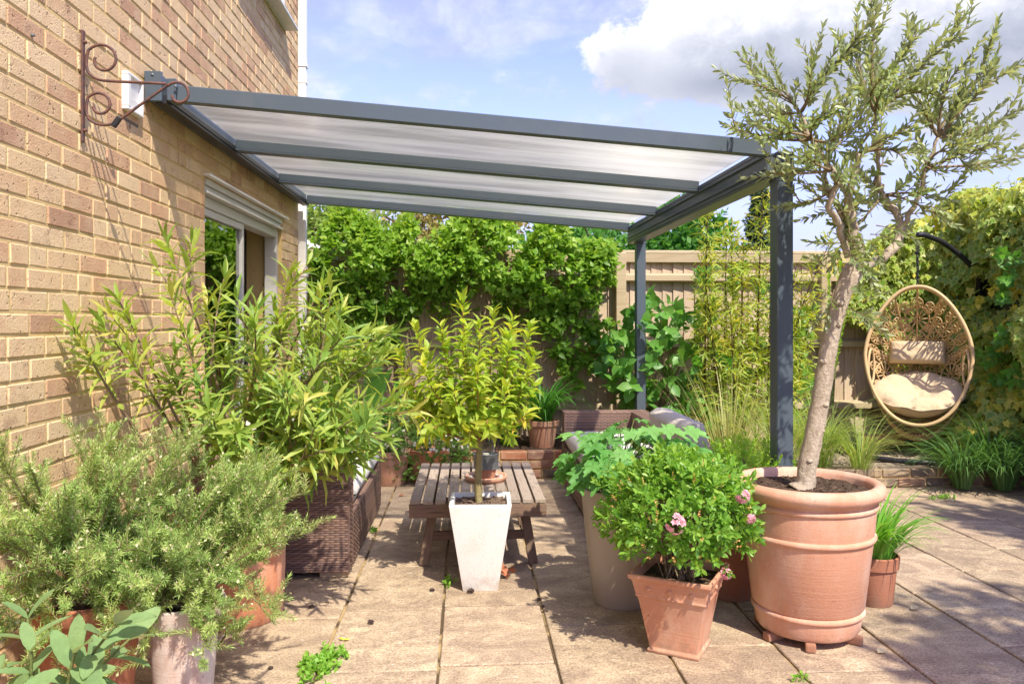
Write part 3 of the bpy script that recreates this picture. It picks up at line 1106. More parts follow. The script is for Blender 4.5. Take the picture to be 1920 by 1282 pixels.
def bed(name, x0, x1, yf, yb, h, matl, fill, label, fillname, flabel, side=None, top=REDBRICK):
    rt = thing(name, ((x0 + x1) / 2, yf, 0), label, 'garden wall')
    m_ = MB()
    m_.box(((x0 + x1) / 2, yf + .056, h / 2 - .01), (x1 - x0 - .01, .088, h - .005))
    if side:
        m_.box((x0 + .056, (yf + yb) / 2 + .06, h / 2 - .01), (.088, yb - yf - .13, h - .005))
    m_.build('mortar_bed', MORTAR, rt)
    n_ = int(round(h / .075))
    brick_courses(rt, x0, x1, yf, n_ - 1, 0.0, matl, seed=3)
    brick_courses(rt, x0, x1, yf, 1, .075 * (n_ - 1), top, seed=8)
    if side:
        brick_courses(rt, yf + .105, yb, x0, n_, 0.0, matl, axis='y', seed=5)
    f = MB()
    nx, ny = 46, 16
    vs, fs = [], []
    for i in range(nx + 1):
        for j in range(ny + 1):
            vs.append((x0 + .09 + (x1 - x0 - .1) * i / nx, yf + .09 + (yb - yf - .1) * j / ny, h - .035 + random.uniform(-.008, .012)))
    for i in range(nx):
        for j in range(ny):
            a = i * (ny + 1) + j
            fs.append((a, a + ny + 1, a + ny + 2, a + 1))
    f.add(vs, fs)
    tag(f.build(fillname, fill, smooth=True), flabel, 'soil' if fill is SOIL else 'gravel', kind='structure')
    return rt


bed('raised_bed_wall', -0.07, 2.20, 6.44, 7.58, 0.225, OLDBRICK, SOIL, 'low brick bed wall with red top course behind the slatted table',
    'bed_soil', 'dark planted soil in the raised bed along the back fence', side=True)
bed('raised_bed_wall', 2.21, 4.60, 5.93, 7.58, 0.15, OLDBRICK, GRAVEL, 'low weathered brick edging beneath the hanging egg chair',
    'bed_gravel', 'pale pea gravel filling the bed under the egg chair', side=True, top=OLDBRICK)
mb = MB()
mb.box((-.76, 7.22, -.005), (1.38, .72, .09))
tag(mb.build('border_soil', SOIL), 'dark border soil at the foot of the fence behind the pots', 'soil', kind='structure')

# ------------------------------------------------------------------ house
XW = -1.443
house = thing('brick_house', (XW, 3.0, 0), 'buff and pink brick house wall with sliding door on the left', 'house')
mb = MB()
ys = [-1.2, 4.44, 4.90, 6.25, 6.33, 6.86]
zs = [0, 2.09, 3.60, 4.70, 5.2]
for i in range(len(ys) - 1):
    for j in range(len(zs) - 1):
        if ys[i] >= 4.43 and ys[i + 1] <= 6.26 and j == 0: continue
        if ys[i] >= 4.89 and ys[i + 1] <= 6.34 and j == 2: continue
        mb.box((XW - .1375, (ys[i] + ys[i + 1]) / 2, (zs[j] + zs[j + 1]) / 2), (.268, ys[i + 1] - ys[i], zs[j + 1] - zs[j]))
mb.box((-4.2, 6.72, 2.6), (4.95, .26, 5.2))
wall = mb.build('wall', MORTAR, house)

bms = []
for k in range(6):
    me = bbox_mesh('brick', (0.034, 0.2145, 0.0645), 0.0035, 1, 0.0017)
    me.materials.append(BRICK)
    bms.append(me)
bricks = []
cz0 = 0.05
for k in range(-1, 68):
    zb = cz0 + k * .075
    zm = zb + .0375
    off = 0.0 if (k - 23) % 2 == 0 else 0.1125
    y = 2.569 + off - 30 * .225 + (random.uniform(-.012, .012))
    while y < 6.86:
        a, b = max(y, 0.35), min(y + .225, 6.855)
        segs = [(a, b)]
        if zb < 2.09 - .03:
            segs = [(q0, q1) for q0, q1 in ((a, min(b, 4.44)), (max(a, 6.25), b)) if q1 > q0]
        if zb > 3.545 and zb < 4.72:
            segs = [(q0, q1) for q0, q1 in ((a, min(b, 4.90)), (max(a, 6.33), b)) if q1 > q0]
        for q0, q1 in segs:
            if q1 - q0 > .04 and zb > -.01:
                # now and then a stretcher is made of two headers
                if q1 - q0 > .2 and random.random() < .10:
                    bricks += [(q0, q0 + .1125, zm), (q0 + .1125, q1, zm)]
                else:
                    bricks.append((q0, q1, zm))
        y += .225


def brick_score(bk):
    yc, z = (bk[0] + bk[1]) / 2, bk[2]
    th = math.radians(3.3)
    xc = XW * math.cos(th) - yc * math.sin(th)
    zc = yc * math.cos(th) + XW * math.sin(th)
    if zc < .3: return -1
    px, py = 960 + 1475 * xc / zc, 600 + 1475 * (1.3 - z) / zc
    if px < 0 or py < 0 or py > 850: return -1
    if py > 480 + .9 * max(0, 330 - px): return 0
    return (bk[1] - bk[0]) / zc / zc


order = sorted(range(len(bricks)), key=lambda i: -brick_score(bricks[i]))
rest = MB()
for rank, i in enumerate(order):
    y0_, y1_, zm = bricks[i]
    ln = y1_ - y0_ - .0105
    dx = random.uniform(-.0015, .0015)
    if rank < 300:
        place('brick', random.choice(bms), wall, Vector((XW - .017 + dx, (y0_ + y1_) / 2, zm)), None, (1, ln / .2145, 1))
    else:
        me = random.choice(bms)
        sy = ln / .2145
        vv = [(v_.co.x + XW - .017 + dx, v_.co.y * sy + (y0_ + y1_) / 2, v_.co.z + zm) for v_ in me.vertices]
        rest.add(vv, [tuple(p_.vertices) for p_ in me.polygons])
rest.build('brick_field', BRICK, wall, kind='stuff')

# room behind the door
mb = MB()
x0, x1, y0r, y1r, z0r, z1r = -5.2, -1.72, 3.2, 6.58, -.01, 2.45
mb.add([(x0, y0r, z0r), (x1, y0r, z0r), (x1, y1r, z0r), (x0, y1r, z0r), (x0, y0r, z1r), (x1, y0r, z1r), (x1, y1r, z1r), (x0, y1r, z1r)],
       [(4, 5, 6, 7), (0, 4, 7, 3), (0, 1, 5, 4), (3, 7, 6, 2)])
mb.build('room', ROOM, house)
mb = MB()
mb.add([(x0, y0r, 0.0), (x1 + .28, y0r, 0.0), (x1 + .28, y1r, 0.0), (x0, y1r, 0.0)], [(0, 1, 2, 3)])
mb.build('room_floor', ROOMF, house)
mb = MB()
for k in range(14):
    mb.box((-2.05 - .02 * (k % 2), 5.70 + k * .034, 1.0), (.03, .033, 1.96))
mb.build('curtain', CUSH_G, house)

# sliding door
ALU = plain('pale_alu_frame', (0.68, 0.66, 0.62), .45, .15, 8)
door = MB()
xd = XW - .075
for (a, b, c_, d_) in [(4.445, 4.505, 0, 2.0), (6.19, 6.248, 0, 2.0), (4.506, 6.189, 1.94, 2.0), (4.506, 6.189, 0, .05)]:
    door.box((xd, (a + b) / 2, (c_ + d_) / 2), (.09, b - a, d_ - c_))
door_o = door.build('sliding_door', ALU, house, bevel=.003)
sash = MB()
for (a, b, c_, d_) in [(4.508, 4.545, .052, 1.938), (5.30, 5.345, .052, 1.938), (4.546, 5.299, 1.895, 1.937), (4.546, 5.299, .053, .11)]:
    sash.box((xd + .012, (a + b) / 2, (c_ + d_) / 2), (.045, b - a, d_ - c_))
sash.build('sash', ALU, door_o, bevel=.002)
pg = MB()
pg.box((xd + .012, 4.923, 1.003), (.006, .752, 1.784))
pg.build('pane', GLASS, door_o)
sash = MB()
for (a, b, c_, d_) in [(4.60, 4.64, .052, 1.938), (5.39, 5.43, .052, 1.938), (4.641, 5.389, 1.895, 1.937), (4.641, 5.389, .053, .11)]:
    sash.box((xd - .038, (a + b) / 2, (c_ + d_) / 2), (.04, b - a, d_ - c_))
sash.build('sash', ALU, door_o, bevel=.002)
bx_ = MB()
for k, (zt, zb, dx) in enumerate([(2.085, 2.052, .02), (2.050, 2.020, .006), (2.018, 2.003, .026)]):
    bx_.box((xd + dx + .01, 5.347, (zt + zb) / 2), (.10, 1.80, zt - zb))
bx_.build('shutter_box', ALU, door_o, bevel=.003)
tr_ = MB()
tr_.box((XW + .012, 5.372, 2.100), (.05, 1.92, .012))
tr_.build('head_trim', UPVC, door_o)
hd = MB()
hd.tube([(xd + .035, 5.322, .95), (xd + .06, 5.322, .96), (xd + .06, 5.322, 1.14), (xd + .035, 5.322, 1.15)], .008, 8)
hd.build('handle', BLACK, door_o, smooth=True)

# upper window
wn = MB()
for (a, b, c_, d_) in [(4.905, 4.97, 3.63, 4.70), (6.26, 6.328, 3.63, 4.70), (4.971, 6.259, 3.63, 3.70), (4.971, 6.259, 4.63, 4.70), (5.60, 5.66, 3.701, 4.629)]:
    wn.box((XW - .04, (a + b) / 2, (c_ + d_) / 2), (.09, b - a, d_ - c_))
win = wn.build('window', UPVC, house, bevel=.004)
for a, b in ((4.971, 5.599), (5.661, 6.259)):
    g = MB()
    g.box((XW - .05, (a + b) / 2, 4.165), (.008, b - a, .926))
    g.build('pane', GLASS, win)
s_ = MB()
s_.box((XW + .025, 5.615, 3.612), (.16, 1.49, .028))
s_.build('sill', UPVC, win, bevel=.006)

# downpipe at the corner
dp = MB()
dp.box((-1.429, 6.955, 2.6), (.068, .068, 5.2))
dpo = dp.build('downpipe', PIPE, house, bevel=.006)
for z in (1.70, 3.52, .55):
    b_ = MB()
    b_.box((-1.429, 6.955, z), (.084, .084, .045))
    b_.box((-1.476, 6.90, z), (.02, .09, .03))
    b_.build('pipe_clip', PIPE, dpo, bevel=.003)
    b_ = MB()
    b_.box((-1.429, 6.955, z - .12), (.076, .076, .09))
    b_.build('pipe_socket', PIPE, dpo, bevel=.003)

# vent cover with hinged louvres
vt = MB()
va, vb, vc, vd = 3.385, 3.545, 2.185, 2.345
for (a, b, c_, d_) in [(va, vb, vc, vc + .014), (va, vb, vd - .014, vd), (va, va + .03, vc + .0141, vd - .0141), (vb - .012, vb, vc + .0141, vd - .0141)]:
    vt.box((XW + .012, (a + b) / 2, (c_ + d_) / 2), (.03, b - a, d_ - c_))
vo_ = vt.build('vent_cover', UPVC, house, bevel=.003)
for k in range(3):
    l_ = MB()
    z = vc + .016 + k * .043
    l_.box((XW + .008, (va + vb) / 2 + .008, z + .0215), (.004, vb - va - .044, .046), M=Matrix.Rotation(math.radians(8), 3, 'Y'))
    l_.build('louvre', PIPE, vo_)
st = MB()
st.box((XW - .004, 3.47, vc - .038), (.006, .17, .05))
st.build('vent_stain', plain('damp_patch', (0.20, 0.155, 0.115), .95, .4), house)

# ------------------------------------------------------------------ hanging bracket
br = thing('basket_bracket', (XW, 3.03, 1.97), 'rusty scrolled iron hanging basket bracket screwed to brick wall', 'bracket')
b_ = MB()
b_.box((XW + .008, 3.035, 2.175), (.007, .022, .42))
b_.build('back_plate', RUST, br, bevel=.002)
ox, oy = XW + .012, 3.035
def scroll(p):
    a = np.array(p)
    return np.stack([ox + a[:, 0], np.full(len(a), oy), a[:, 1]], 1)
def spiral(cx_, cz_, r0, r1, a0, a1, n=26):
    a = np.linspace(math.radians(a0), math.radians(a1), n)
    r = np.linspace(r0, r1, n)
    return np.stack([cx_ + r * np.cos(a), cz_ + r * np.sin(a)], 1)
top = np.vstack([spiral(.068, 2.275, .028, .062, -200, 150, 30), [(.008, 2.255), (.02, 2.222), (.05, 2.202), (.10, 2.196), (.20, 2.193), (.30, 2.19)]])
b_ = MB(); b_.tube(catmull(scroll(top), 2), .0055, 7); b_.build('upper_scroll', RUST, br, smooth=True)
low = np.vstack([spiral(.056, 2.105, .024, .050, -170, 150, 28), [(.008, 2.085), (.016, 2.055), (.045, 2.035), (.085, 2.032), (.12, 2.045), (.20, 2.105), (.30, 2.18)],
                 spiral(.345, 2.150, .050, .022, 140, -170, 26)])
b_ = MB(); b_.tube(catmull(scroll(low), 2), .0055, 7); b_.build('lower_scroll', RUST, br, smooth=True)
b_ = MB(); b_.box((ox + .118, oy, 2.043), (.02, .016, .045), M=Matrix.Rotation(.6, 3, 'Y')); b_.build('clip', BLACK, br, bevel=.003)
sc = MB(); sc.lathe([(.0, .012), (.006, .010), (.007, .004), (.007, 0)], (0, 0, 0), 10)
me = sc.mesh('screw'); me.materials.append(RUST)
for z in (2.34, 2.01):
    place('screw', me, br, Vector((XW + .012, 3.035, z)), Matrix.Rotation(pi / 2, 3, 'Y'))
sc2 = MB(); sc2.lathe([(.0, .012), (.005, .010), (.006, .004), (.006, 0)], (0, 0, 0), 10)
o = sc2.build('wall_hook', ZINC); o.matrix_basis = Matrix.Translation((XW, 2.70, 2.245)) @ Matrix.Rotation(pi / 2, 4, 'Y')
tag(o, 'small steel screw head in the brick left of the bracket', 'screw')

# ------------------------------------------------------------------ fence
YF = 7.62
fence = thing('garden_fence', (1.5, YF, 0), 'weathered feather-edge timber fence with capping along the back of the garden', 'fence')
bd_m = []
for k in range(5):
    me = MB()
    a = .062
    me.add([(-a, -.008, -.89), (a, .010, -.89), (a, .013, -.89), (-a, .013, -.89), (-a, -.008, .89), (a, .010, .89), (a, .013, .89), (-a, .013, .89)],
           [(0, 1, 5, 4), (1, 2, 6, 5), (2, 3, 7, 6), (3, 0, 4, 7), (4, 5, 6, 7), (3, 2, 1, 0)])
    m_ = me.mesh('board'); m_.materials.append(FENCE); bd_m.append(m_)
x = -3.2
while x < 6.3:
    place('board', random.choice(bd_m), fence, Vector((x, YF + .022 + random.uniform(-.002, .002), 1.035 + random.uniform(-.004, .004))), Matrix.Rotation(random.uniform(-.004, .004), 3, 'Y'))
    x += .108
for xp in (-2.6, -.60, 1.49, 3.52, 5.55):
    p_ = MB(); p_.box((xp, YF - .055, .96), (.098, .10, 1.98)); p_.build('post', FENCER, fence, bevel=.006)
for z in (1.715, 1.07, .46):
    xs_ = (-3.2, -2.65, -.65, 1.44, 3.47, 5.5)
    for a, b in ((-3.2, -2.65), (-2.55, -.65), (-.55, 1.44), (1.54, 3.47), (3.57, 5.5)):
        q = MB()
        y0_, y1_ = YF - .055, YF + .013
        q.add([(a, y1_, z - .045), (a, y0_, z - .03), (a, y0_, z + .02), (a, y1_, z + .045), (b, y1_, z - .045), (b, y0_, z - .03), (b, y0_, z + .02), (b, y1_, z + .045)],
              [(0, 1, 5, 4), (1, 2, 6, 5), (2, 3, 7, 6), (3, 0, 4, 7), (0, 3, 2, 1), (4, 5, 6, 7)])
        q.build('rail', FENCER, fence)
for a, b in ((-3.2, -.60), (-.597, 1.488), (1.491, 3.52), (3.523, 6.3)):
    q = MB(); q.box(((a + b) / 2, YF + .005, 1.965), (b - a, .075, .032)); q.build('capping', FENCER, fence, bevel=.005)
    q = MB(); q.box(((a + b) / 2, YF - .018, 1.905), (b - a, .028, .085)); q.build('top_rail', FENCER, fence, bevel=.004)
for a, b in ((-3.2, -.65), (-.55, 1.44), (1.54, 3.47), (3.57, 6.3)):
    q = MB(); q.box(((a + b) / 2, YF + .018, .07), (b - a, .03, .15)); q.build('gravel_board', FENCER, fence, bevel=.003)

# ------------------------------------------------------------------ pergola
perg = thing('pergola', (1.5, 5.2, 0), 'anthracite aluminium lean-to pergola with clear ribbed roof panels', 'pergola')
SL = -.0785
zb_at = lambda x: 2.283 + SL * (x + 1.313)
def rafter(name, y, wd, h, dz, x0_, x1_):
    q = MB()
    q.bar((x0_, y, zb_at(x0_) + dz + h / 2), (x1_, y, zb_at(x1_) + dz + h / 2), wd, h)
    return q.build(name, ANTH, perg, bevel=.004)
rafter('front_beam', 3.64, .05, .074, 0, -1.30, 1.43)
q = MB(); q.box((-1.325, 3.66, 2.335), (.04, .09, .10)); q.build('beam_bracket', ANTH, perg, bevel=.003)
scw = MB(); scw.lathe([(0, .006), (.005, .005), (.007, 0)], (0, 0, 0), 10); sme = scw.mesh('screw', True); sme.materials.append(ZINC)
for sx_, sz_ in ((-1.40, 2.395), (1.452, 1.985), (1.468, 1.985), (1.484, 1.985), (-1.30, 2.345)):
    place('screw', sme, perg, Vector((sx_, 3.60 if sx_ < 0 else 3.607, sz_)), Matrix.Rotation(pi / 2, 3, 'X'))
q = MB(); q.box((-1.40, 3.61, 2.345), (.076, .02, .135)); q.build('end_cap', ANTH, perg, bevel=.003)
for y in (4.70, 5.76, 6.74):
    rf = rafter('rafter', y, .055, .055, .012, -1.345, 1.40)
    q = MB(); q.bar((-1.345, y, zb_at(-1.345) + .006), (1.40, y, zb_at(1.40) + .006), .085, .010); q.build('flange', ANTH, rf, bevel=.002)
    q = MB(); q.bar((-1.345, y, zb_at(-1.345) + .086), (1.40, y, zb_at(1.40) + .086), .06, .014); q.build('glazing_bar', ANTH, rf, bevel=.002)
prev = 3.666
for y in (4.70, 5.76, 6.74):
    q = MB(); q.bar((-1.35, (prev + y) / 2, zb_at(-1.35) + .073), (1.42, (prev + y) / 2, zb_at(1.42) + .073), y - prev - .006 if prev > 3.7 else y - prev - .004, .010)
    rp = q.build('roof_panel', POLY, perg)
    rp.data.materials.append(POLYTOP)
    for f_ in rp.data.polygons:
        f_.material_index = 0 if f_.normal.z < -.5 else 1
    prev = y + .0
q = MB(); q.box((-1.402, 5.215, 2.345), (.075, 3.19, .11)); wp = q.build('wall_plate', ANTH, perg, bevel=.004)
q = MB(); q.box((-1.352, 5.215, 2.30), (.02, 3.19, .022)); q.box((-1.372, 5.215, 2.281), (.05, 3.19, .014)); q.build('plate_lip', BLACK, wp)
q = MB(); q.box((1.46, 5.22, 2.025), (.11, 3.20, .118)); gt = q.build('gutter', ANTH, perg, bevel=.006)
q = MB(); q.box((1.398, 5.22, 2.075), (.012, 3.20, .018)); q.box((1.400, 5.22, 2.012), (.009, 3.20, .012)); q.box((1.401, 5.22, 1.985), (.007, 3.20, .008)); q.build('gutter_rib', ANTH, gt, bevel=.002)
q = MB(); q.box((1.412, 5.22, 2.098), (.035, 3.18, .022)); q.build('gutter_lip', ANTH, gt, bevel=.003)
for y in (3.655, 6.70):
    q = MB(); q.box((1.492, y, .99), (.078, .09, 1.98)); po = q.build('post', ANTH, perg, bevel=.004)
    q = MB(); q.box((1.492, y, 2.02), (.084, .096, .14)); q.build('post_cap', ANTH, po, bevel=.004)
    q = MB(); q.box((1.492, y, .006), (.16, .16, .012)); q.build('foot_plate', ANTH, po, bevel=.002)

# ================================================================== FURNITURE
def weave_panel(mb, o, u, v, nn, W_, H_, pitch=.0115, rib=.026, amp=.0028):
    """over-and-under woven strands on a rectangle"""
    o, u, v, nn = [np.asarray(q, float) for q in (o, u, v, nn)]
    nr = max(1, int(H_ / pitch))
    ns = max(2, int(W_ / (rib / 2)))
    su = np.linspace(0, W_, ns + 1)
    for r_ in range(nr):
        z0, z1 = H_ * r_ / nr + .0006, H_ * (r_ + 1) / nr - .0006
        off = amp * np.cos(np.arange(ns + 1) * pi / 2 + (r_ % 2) * pi) + amp * .3
        pb = o + su[:, None] * u + z0 * v + off[:, None] * nn
        pm = o + su[:, None] * u + (z0 + z1) / 2 * v + (off[:, None] + .0022) * nn
        pt = o + su[:, None] * u + z1 * v + off[:, None] * nn
        vs = np.stack([pb, pm, pt], 1).reshape(-1, 3)
        fs = []
        for i in range(ns):
            a = i * 3
            fs += [(a, a + 3, a + 4, a + 1), (a + 1, a + 4, a + 5, a + 2)]
        mb.add(vs.tolist(), fs)


def weave_box(b, x0, x1, y0, y1, z0, z1, faces):
    X, Y, Z = (1, 0, 0), (0, 1, 0), (0, 0, 1)
    e = .002
    if 'y' in faces: weave_panel(b, (x0, y0 - e, z0), X, Z, (0, -1, 0), x1 - x0, z1 - z0)
    if 'Y' in faces: weave_panel(b, (x0, y1 + e, z0), X, Z, (0, 1, 0), x1 - x0, z1 - z0)
    if 'x' in faces: weave_panel(b, (x0 - e, y0, z0), Y, Z, (-1, 0, 0), y1 - y0, z1 - z0)
    if 'X' in faces: weave_panel(b, (x1 + e, y0, z0), Y, Z, (1, 0, 0), y1 - y0, z1 - z0)
    if 'Z' in faces:
        if x1 - x0 > y1 - y0: weave_panel(b, (x0, y0, z1 + e), X, Y, (0, 0, 1), x1 - x0, y1 - y0)
        else: weave_panel(b, (x0, y0, z1 + e), Y, X, (0, 0, 1), y1 - y0, x1 - x0)


def pillow(name, matl, parent, c, size, M3=None, power=.30, n=22, wr=.0, tuft=None, flat=.0):
    """stuffed cushion: thick in the middle, pinched towards its seams"""
    lx, ly, lz = size
    vs, fs = [], []
    for sgn in (1, -1):
        for i in range(n + 1):
            for j in range(n + 1):
                u, v = -1 + 2 * i / n, -1 + 2 * j / n
                e = max(0., (1 - abs(u) ** 5) * (1 - abs(v) ** 5)) ** power
                pin = 1 - .045 * (u * u * v * v) * 0 - .035 * ((1 - abs(u) ** 2) * abs(v) ** 6 + (1 - abs(v) ** 2) * abs(u) ** 6)
                z = sgn * lz / 2 * (e * (1 - flat) + flat * (1 if e > .3 else e))
                z += wr * e * (math.sin(7 * u + 3 * v) * math.sin(5 * v - 2 * u + 1) * .5 + math.sin(13 * u - 9 * v) * .25)
                if tuft:
                    for tu, tv in tuft:
                        d = math.hypot(u - tu, v - tv)
                        z -= sgn * lz * .30 * math.exp(-(d / .12) ** 2)
                vs.append(Vector((u * lx / 2 * pin, v * ly / 2 * pin, z)))
    m = (n + 1) * (n + 1)
    for i in range(n):
        for j in range(n):
            a = i * (n + 1) + j
            fs.append((a, a + n + 1, a + n + 2, a + 1))
            fs.append((m + a, m + a + 1, m + a + n + 2, m + a + n + 1))
    if M3 is not None: vs = [M3 @ q for q in vs]
    vs = [q + Vector(c) for q in vs]
    b = MB(); b.add(vs, fs)
    me = b.mesh(name, True)
    bm = bmesh.new(); bm.from_mesh(me); bmesh.ops.remove_doubles(bm, verts=bm.verts, dist=.0015); bm.to_mesh(me); bm.free()
    return link(name, me, matl, parent)


def sofa(x0, x1, y0, y1, h, front, label):
    """front = +1 faces +x, -1 faces -x"""
    s = thing('rattan_sofa', ((x0 + x1) / 2, (y0 + y1) / 2, 0), label, 'sofa', 'rattan sofas either side of the slatted table')
    zf, sz, aw = .035, .30, .13
    bt = .13
    def part(name, bx, faces):
        b = MB(); b.box(((bx[0] + bx[1]) / 2, (bx[2] + bx[3]) / 2, (bx[4] + bx[5]) / 2), (bx[1] - bx[0] - .006, bx[3] - bx[2] - .006, bx[5] - bx[4] - .006))
        p = b.build(name, RBACK, s)
        wv_ = MB(); weave_box(wv_, *bx, faces)
        wv_.build('woven_strands', RATTAN, p, kind='stuff', smooth=True)
        ed = MB()
        for xx in (bx[0], bx[1]):
            for yy in (bx[2], bx[3]):
                ed.tube([(xx, yy, bx[4]), (xx, yy, bx[5])], .006, 6)
            ed.tube([(xx, bx[2], bx[5]), (xx, bx[3], bx[5])], .006, 6)
        for yy in (bx[2], bx[3]):
            ed.tube([(bx[0], yy, bx[5]), (bx[1], yy, bx[5])], .006, 6)
        ed.build('edge_binding', RATTAN, p)
    if front > 0: bx0, bx1, f0, f1, F = x0, x0 + bt, x0 + bt, x1, 'X'
    else: bx0, bx1, f0, f1, F = x1 - bt, x1, x0, x1 - bt, 'x'
    part('arm', (f0, f1, y0, y0 + aw, zf, h), 'yY' + F + 'Z')
    part('arm', (f0, f1, y1 - aw, y1, zf, h), 'yY' + F + 'Z')
    part('back', (bx0, bx1, y0, y1, zf, h), 'yxXZ')
    part('seat_base', (f0, f1, y0 + aw + .002, y1 - aw - .002, zf, sz), F + 'Z')
    for xx in (x0 + .08, x1 - .08):
        for yy in (y0 + .06, y1 - .06):
            f = MB(); f.box((xx, yy, .018), (.14, .07, .034)); f.build('foot', SEAT_FOOT, s, bevel=.003)
    return s, (f0, f1, y0 + aw, y1 - aw, sz)


sofa(-1.36, -.592, 3.995, 5.44, .60, 1, 'brown rattan sofa against the house wall beneath the oleander')
pillow('seat_cushion', CUSH_W, None, (-.90, 4.725, .385), (.64, 1.17, .16), None, .18, wr=.01)
tag(bpy.data.objects['seat_cushion'], 'off-white seat cushion on the rattan sofa by the house wall', 'cushion')
o = pillow('back_cushion', CUSH_G, None, (-1.13, 4.725, .60), (.16, 1.15, .36), Matrix.Rotation(-.25, 3, 'Y'), .25, wr=.01)
tag(o, 'taupe back cushion on the rattan sofa by the house wall', 'cushion')
sofa(.765, 1.43, 3.96, 6.25, .575, -1, 'brown rattan sofa behind the taupe pot on the right')
for k, (a, b, lb) in enumerate([(4.10, 5.10, 'off-white seat cushion at the near end of the right sofa'), (5.11, 6.11, 'off-white seat cushion at the far end of the right sofa')]):
    o = pillow('seat_cushion', CUSH_W, None, (1.03, (a + b) / 2, .375), (.55, b - a, .15), None, .18, wr=.008)
    tag(o, lb, 'cushion', 'seat cushions of the right sofa')
Mb = Matrix.Rotation(math.radians(78), 3, 'Y')
o = pillow('back_cushion', CUSH_G, None, (1.20, 4.36, .575), (.40, .80, .14), Mb, .14, wr=.003, flat=.35)
tag(o, 'taupe back cushion standing on the right sofa behind the leafy pots', 'cushion')

# ------------------------------------------------------------------ slatted table
tb = thing('coffee_table', (.06, 4.6, 0), 'weathered grey teak slatted coffee table between the two sofas', 'table')
xa, xb, ya, yb, zt = -.297, .415, 4.075, 5.13, .372
sw = (xb - xa) / 11
sm = []
for k in range(3):
    b = MB()
    for a0, a1 in ((-.5275, -.432), (-.4305, .4305), (.432, .5275)):
        b.box((0, (a0 + a1) / 2, 0), (sw - .012, a1 - a0, .022))
    me = b.mesh('slat')
    bm = bmesh.new(); bm.from_mesh(me); bmesh.ops.bevel(bm, geom=list(bm.edges), offset=.0022, segments=1, affect='EDGES'); bm.to_mesh(me); bm.free()
    me.materials.append(TABLEW); sm.append(me)
for k in range(11):
    place('slat', random.choice(sm), tb, Vector((xa + sw * (k + .5), (ya + yb) / 2, zt - .011 + random.uniform(-.001, .001))), Matrix.Rotation(random.choice((0, pi)), 3, 'Z'))
for yy in (ya + .022, yb - .022):
    b = MB(); b.box(((xa + xb) / 2, yy, zt - .058), (xb - xa, .04, .07)); b.build('apron', TABLED, tb, bevel=.003)
for xx in (xa + .03, xb - .03, (xa + xb) / 2):
    b = MB(); b.box((xx, (ya + yb) / 2, zt - .046), (.03, yb - ya - .09, .045)); b.build('under_rail', TABLED, tb, bevel=.002)
for yy in (4.205, 5.0):
    for sgn, xt, xbt in ((-1, -.178, -.228), (1, .306, .357)):
        b = MB(); b.bar((xbt, yy, 0), (xt, yy, zt - .075), .05, .045, (0, 1, 0)); b.build('leg', TABLEL, tb, bevel=.003)
    b = MB(); b.box((.065, yy, .155), (.48, .022, .045)); b.build('stretcher', TABLED, tb, bevel=.002)

# lantern on the table
sa = thing('terracotta_saucer', (.112, 4.56, zt), 'terracotta saucer with pebbles under the lantern on the table', 'saucer')
b = MB(); b.lathe([(.0, .004), (.10, .004), (.108, .03), (.122, .034), (.124, .028), (.112, 0.), (.0, 0.)], (.112, 4.56, zt), 40); b.build('dish', TERRA, sa, smooth=True)
for k in range(11):
    a = k * 2 * pi / 11 + .2
    b = MB(); r_ = random.uniform(.012, .02)
    b.lathe([(0, -r_ * .6), (r_ * .8, -r_ * .45), (r_, 0), (r_ * .75, r_ * .5), (0, r_ * .62)], (.112 + .088 * math.cos(a), 4.56 + .088 * math.sin(a), zt + .02), 9)
    b.build('pebble', STONE, sa, smooth=True)
la = thing('hurricane_lantern', (.112, 4.56, zt + .006), 'terracotta pot lantern with zinc band and glass chimney on the table', 'lantern')
b = MB(); b.lathe([(0, 0), (.048, 0), (.062, .075), (.066, .075), (.066, .09), (0, .09)], (.112, 4.56, zt + .006), 36); auto_smooth(b.build('pot', TERRA_SQ, la))
b = MB(); b.lathe([(.0655, .066), (.071, .066), (.0735, .148), (.077, .152), (.073, .154), (.066, .10)], (.112, 4.56, zt + .006), 36); auto_smooth(b.build('zinc_band', ZINC, la))
b = MB(); b.lathe([(.0, .092), (.064, .092), (.064, .10), (0, .10)], (.112, 4.56, zt + .006), 24); b.build('fill', SOIL, la)
b = MB(); b.lathe([(.052, .10), (.053, .15), (.048, .22), (.036, .28), (.034, .31), (.032, .31), (.034, .278), (.046, .219), (.051, .15), (.050, .10)], (.112, 4.56, zt + .006), 36); b.build('glass_chimney', CLEAR, la, smooth=True)
b = MB(); b.lathe([(0, .10), (.02, .10), (.02, .15), (.0, .152)], (.112, 4.56, zt + .006), 18); auto_smooth(b.build('candle', CANDLE, la))
b = MB(); b.tube(catmull([(.186, 4.56, zt + .15), (.182, 4.56, zt + .20), (.176, 4.56, zt + .27), (.168, 4.56, zt + .24), (.165, 4.56, zt + .19), (.172, 4.56, zt + .16)], 4), .0022, 6); b.build('wire_handle', BLACK, la, smooth=True)

# ------------------------------------------------------------------ pots
def soil_disc(root, c, r, z, amp=.006):
    b = MB(); b.disc((c[0], c[1], z), r, 40, amp, 7); b.build('soil', SOIL, root, smooth=True)
    cr = MB()
    for _ in range(int(420 * r / .25)):
        a, q = random.uniform(0, 6.28), r * math.sqrt(random.random()) * .97
        e = random.uniform(.002, .006)
        cr.box((c[0] + q * math.cos(a), c[1] + q * math.sin(a), z + e * .6), (e * random.uniform(.8, 3), e, e), M=Matrix.Rotation(random.uniform(0, 6), 3, random.choice('XYZ')))
    cr.build('soil_crumbs', SOIL, root, kind='stuff')


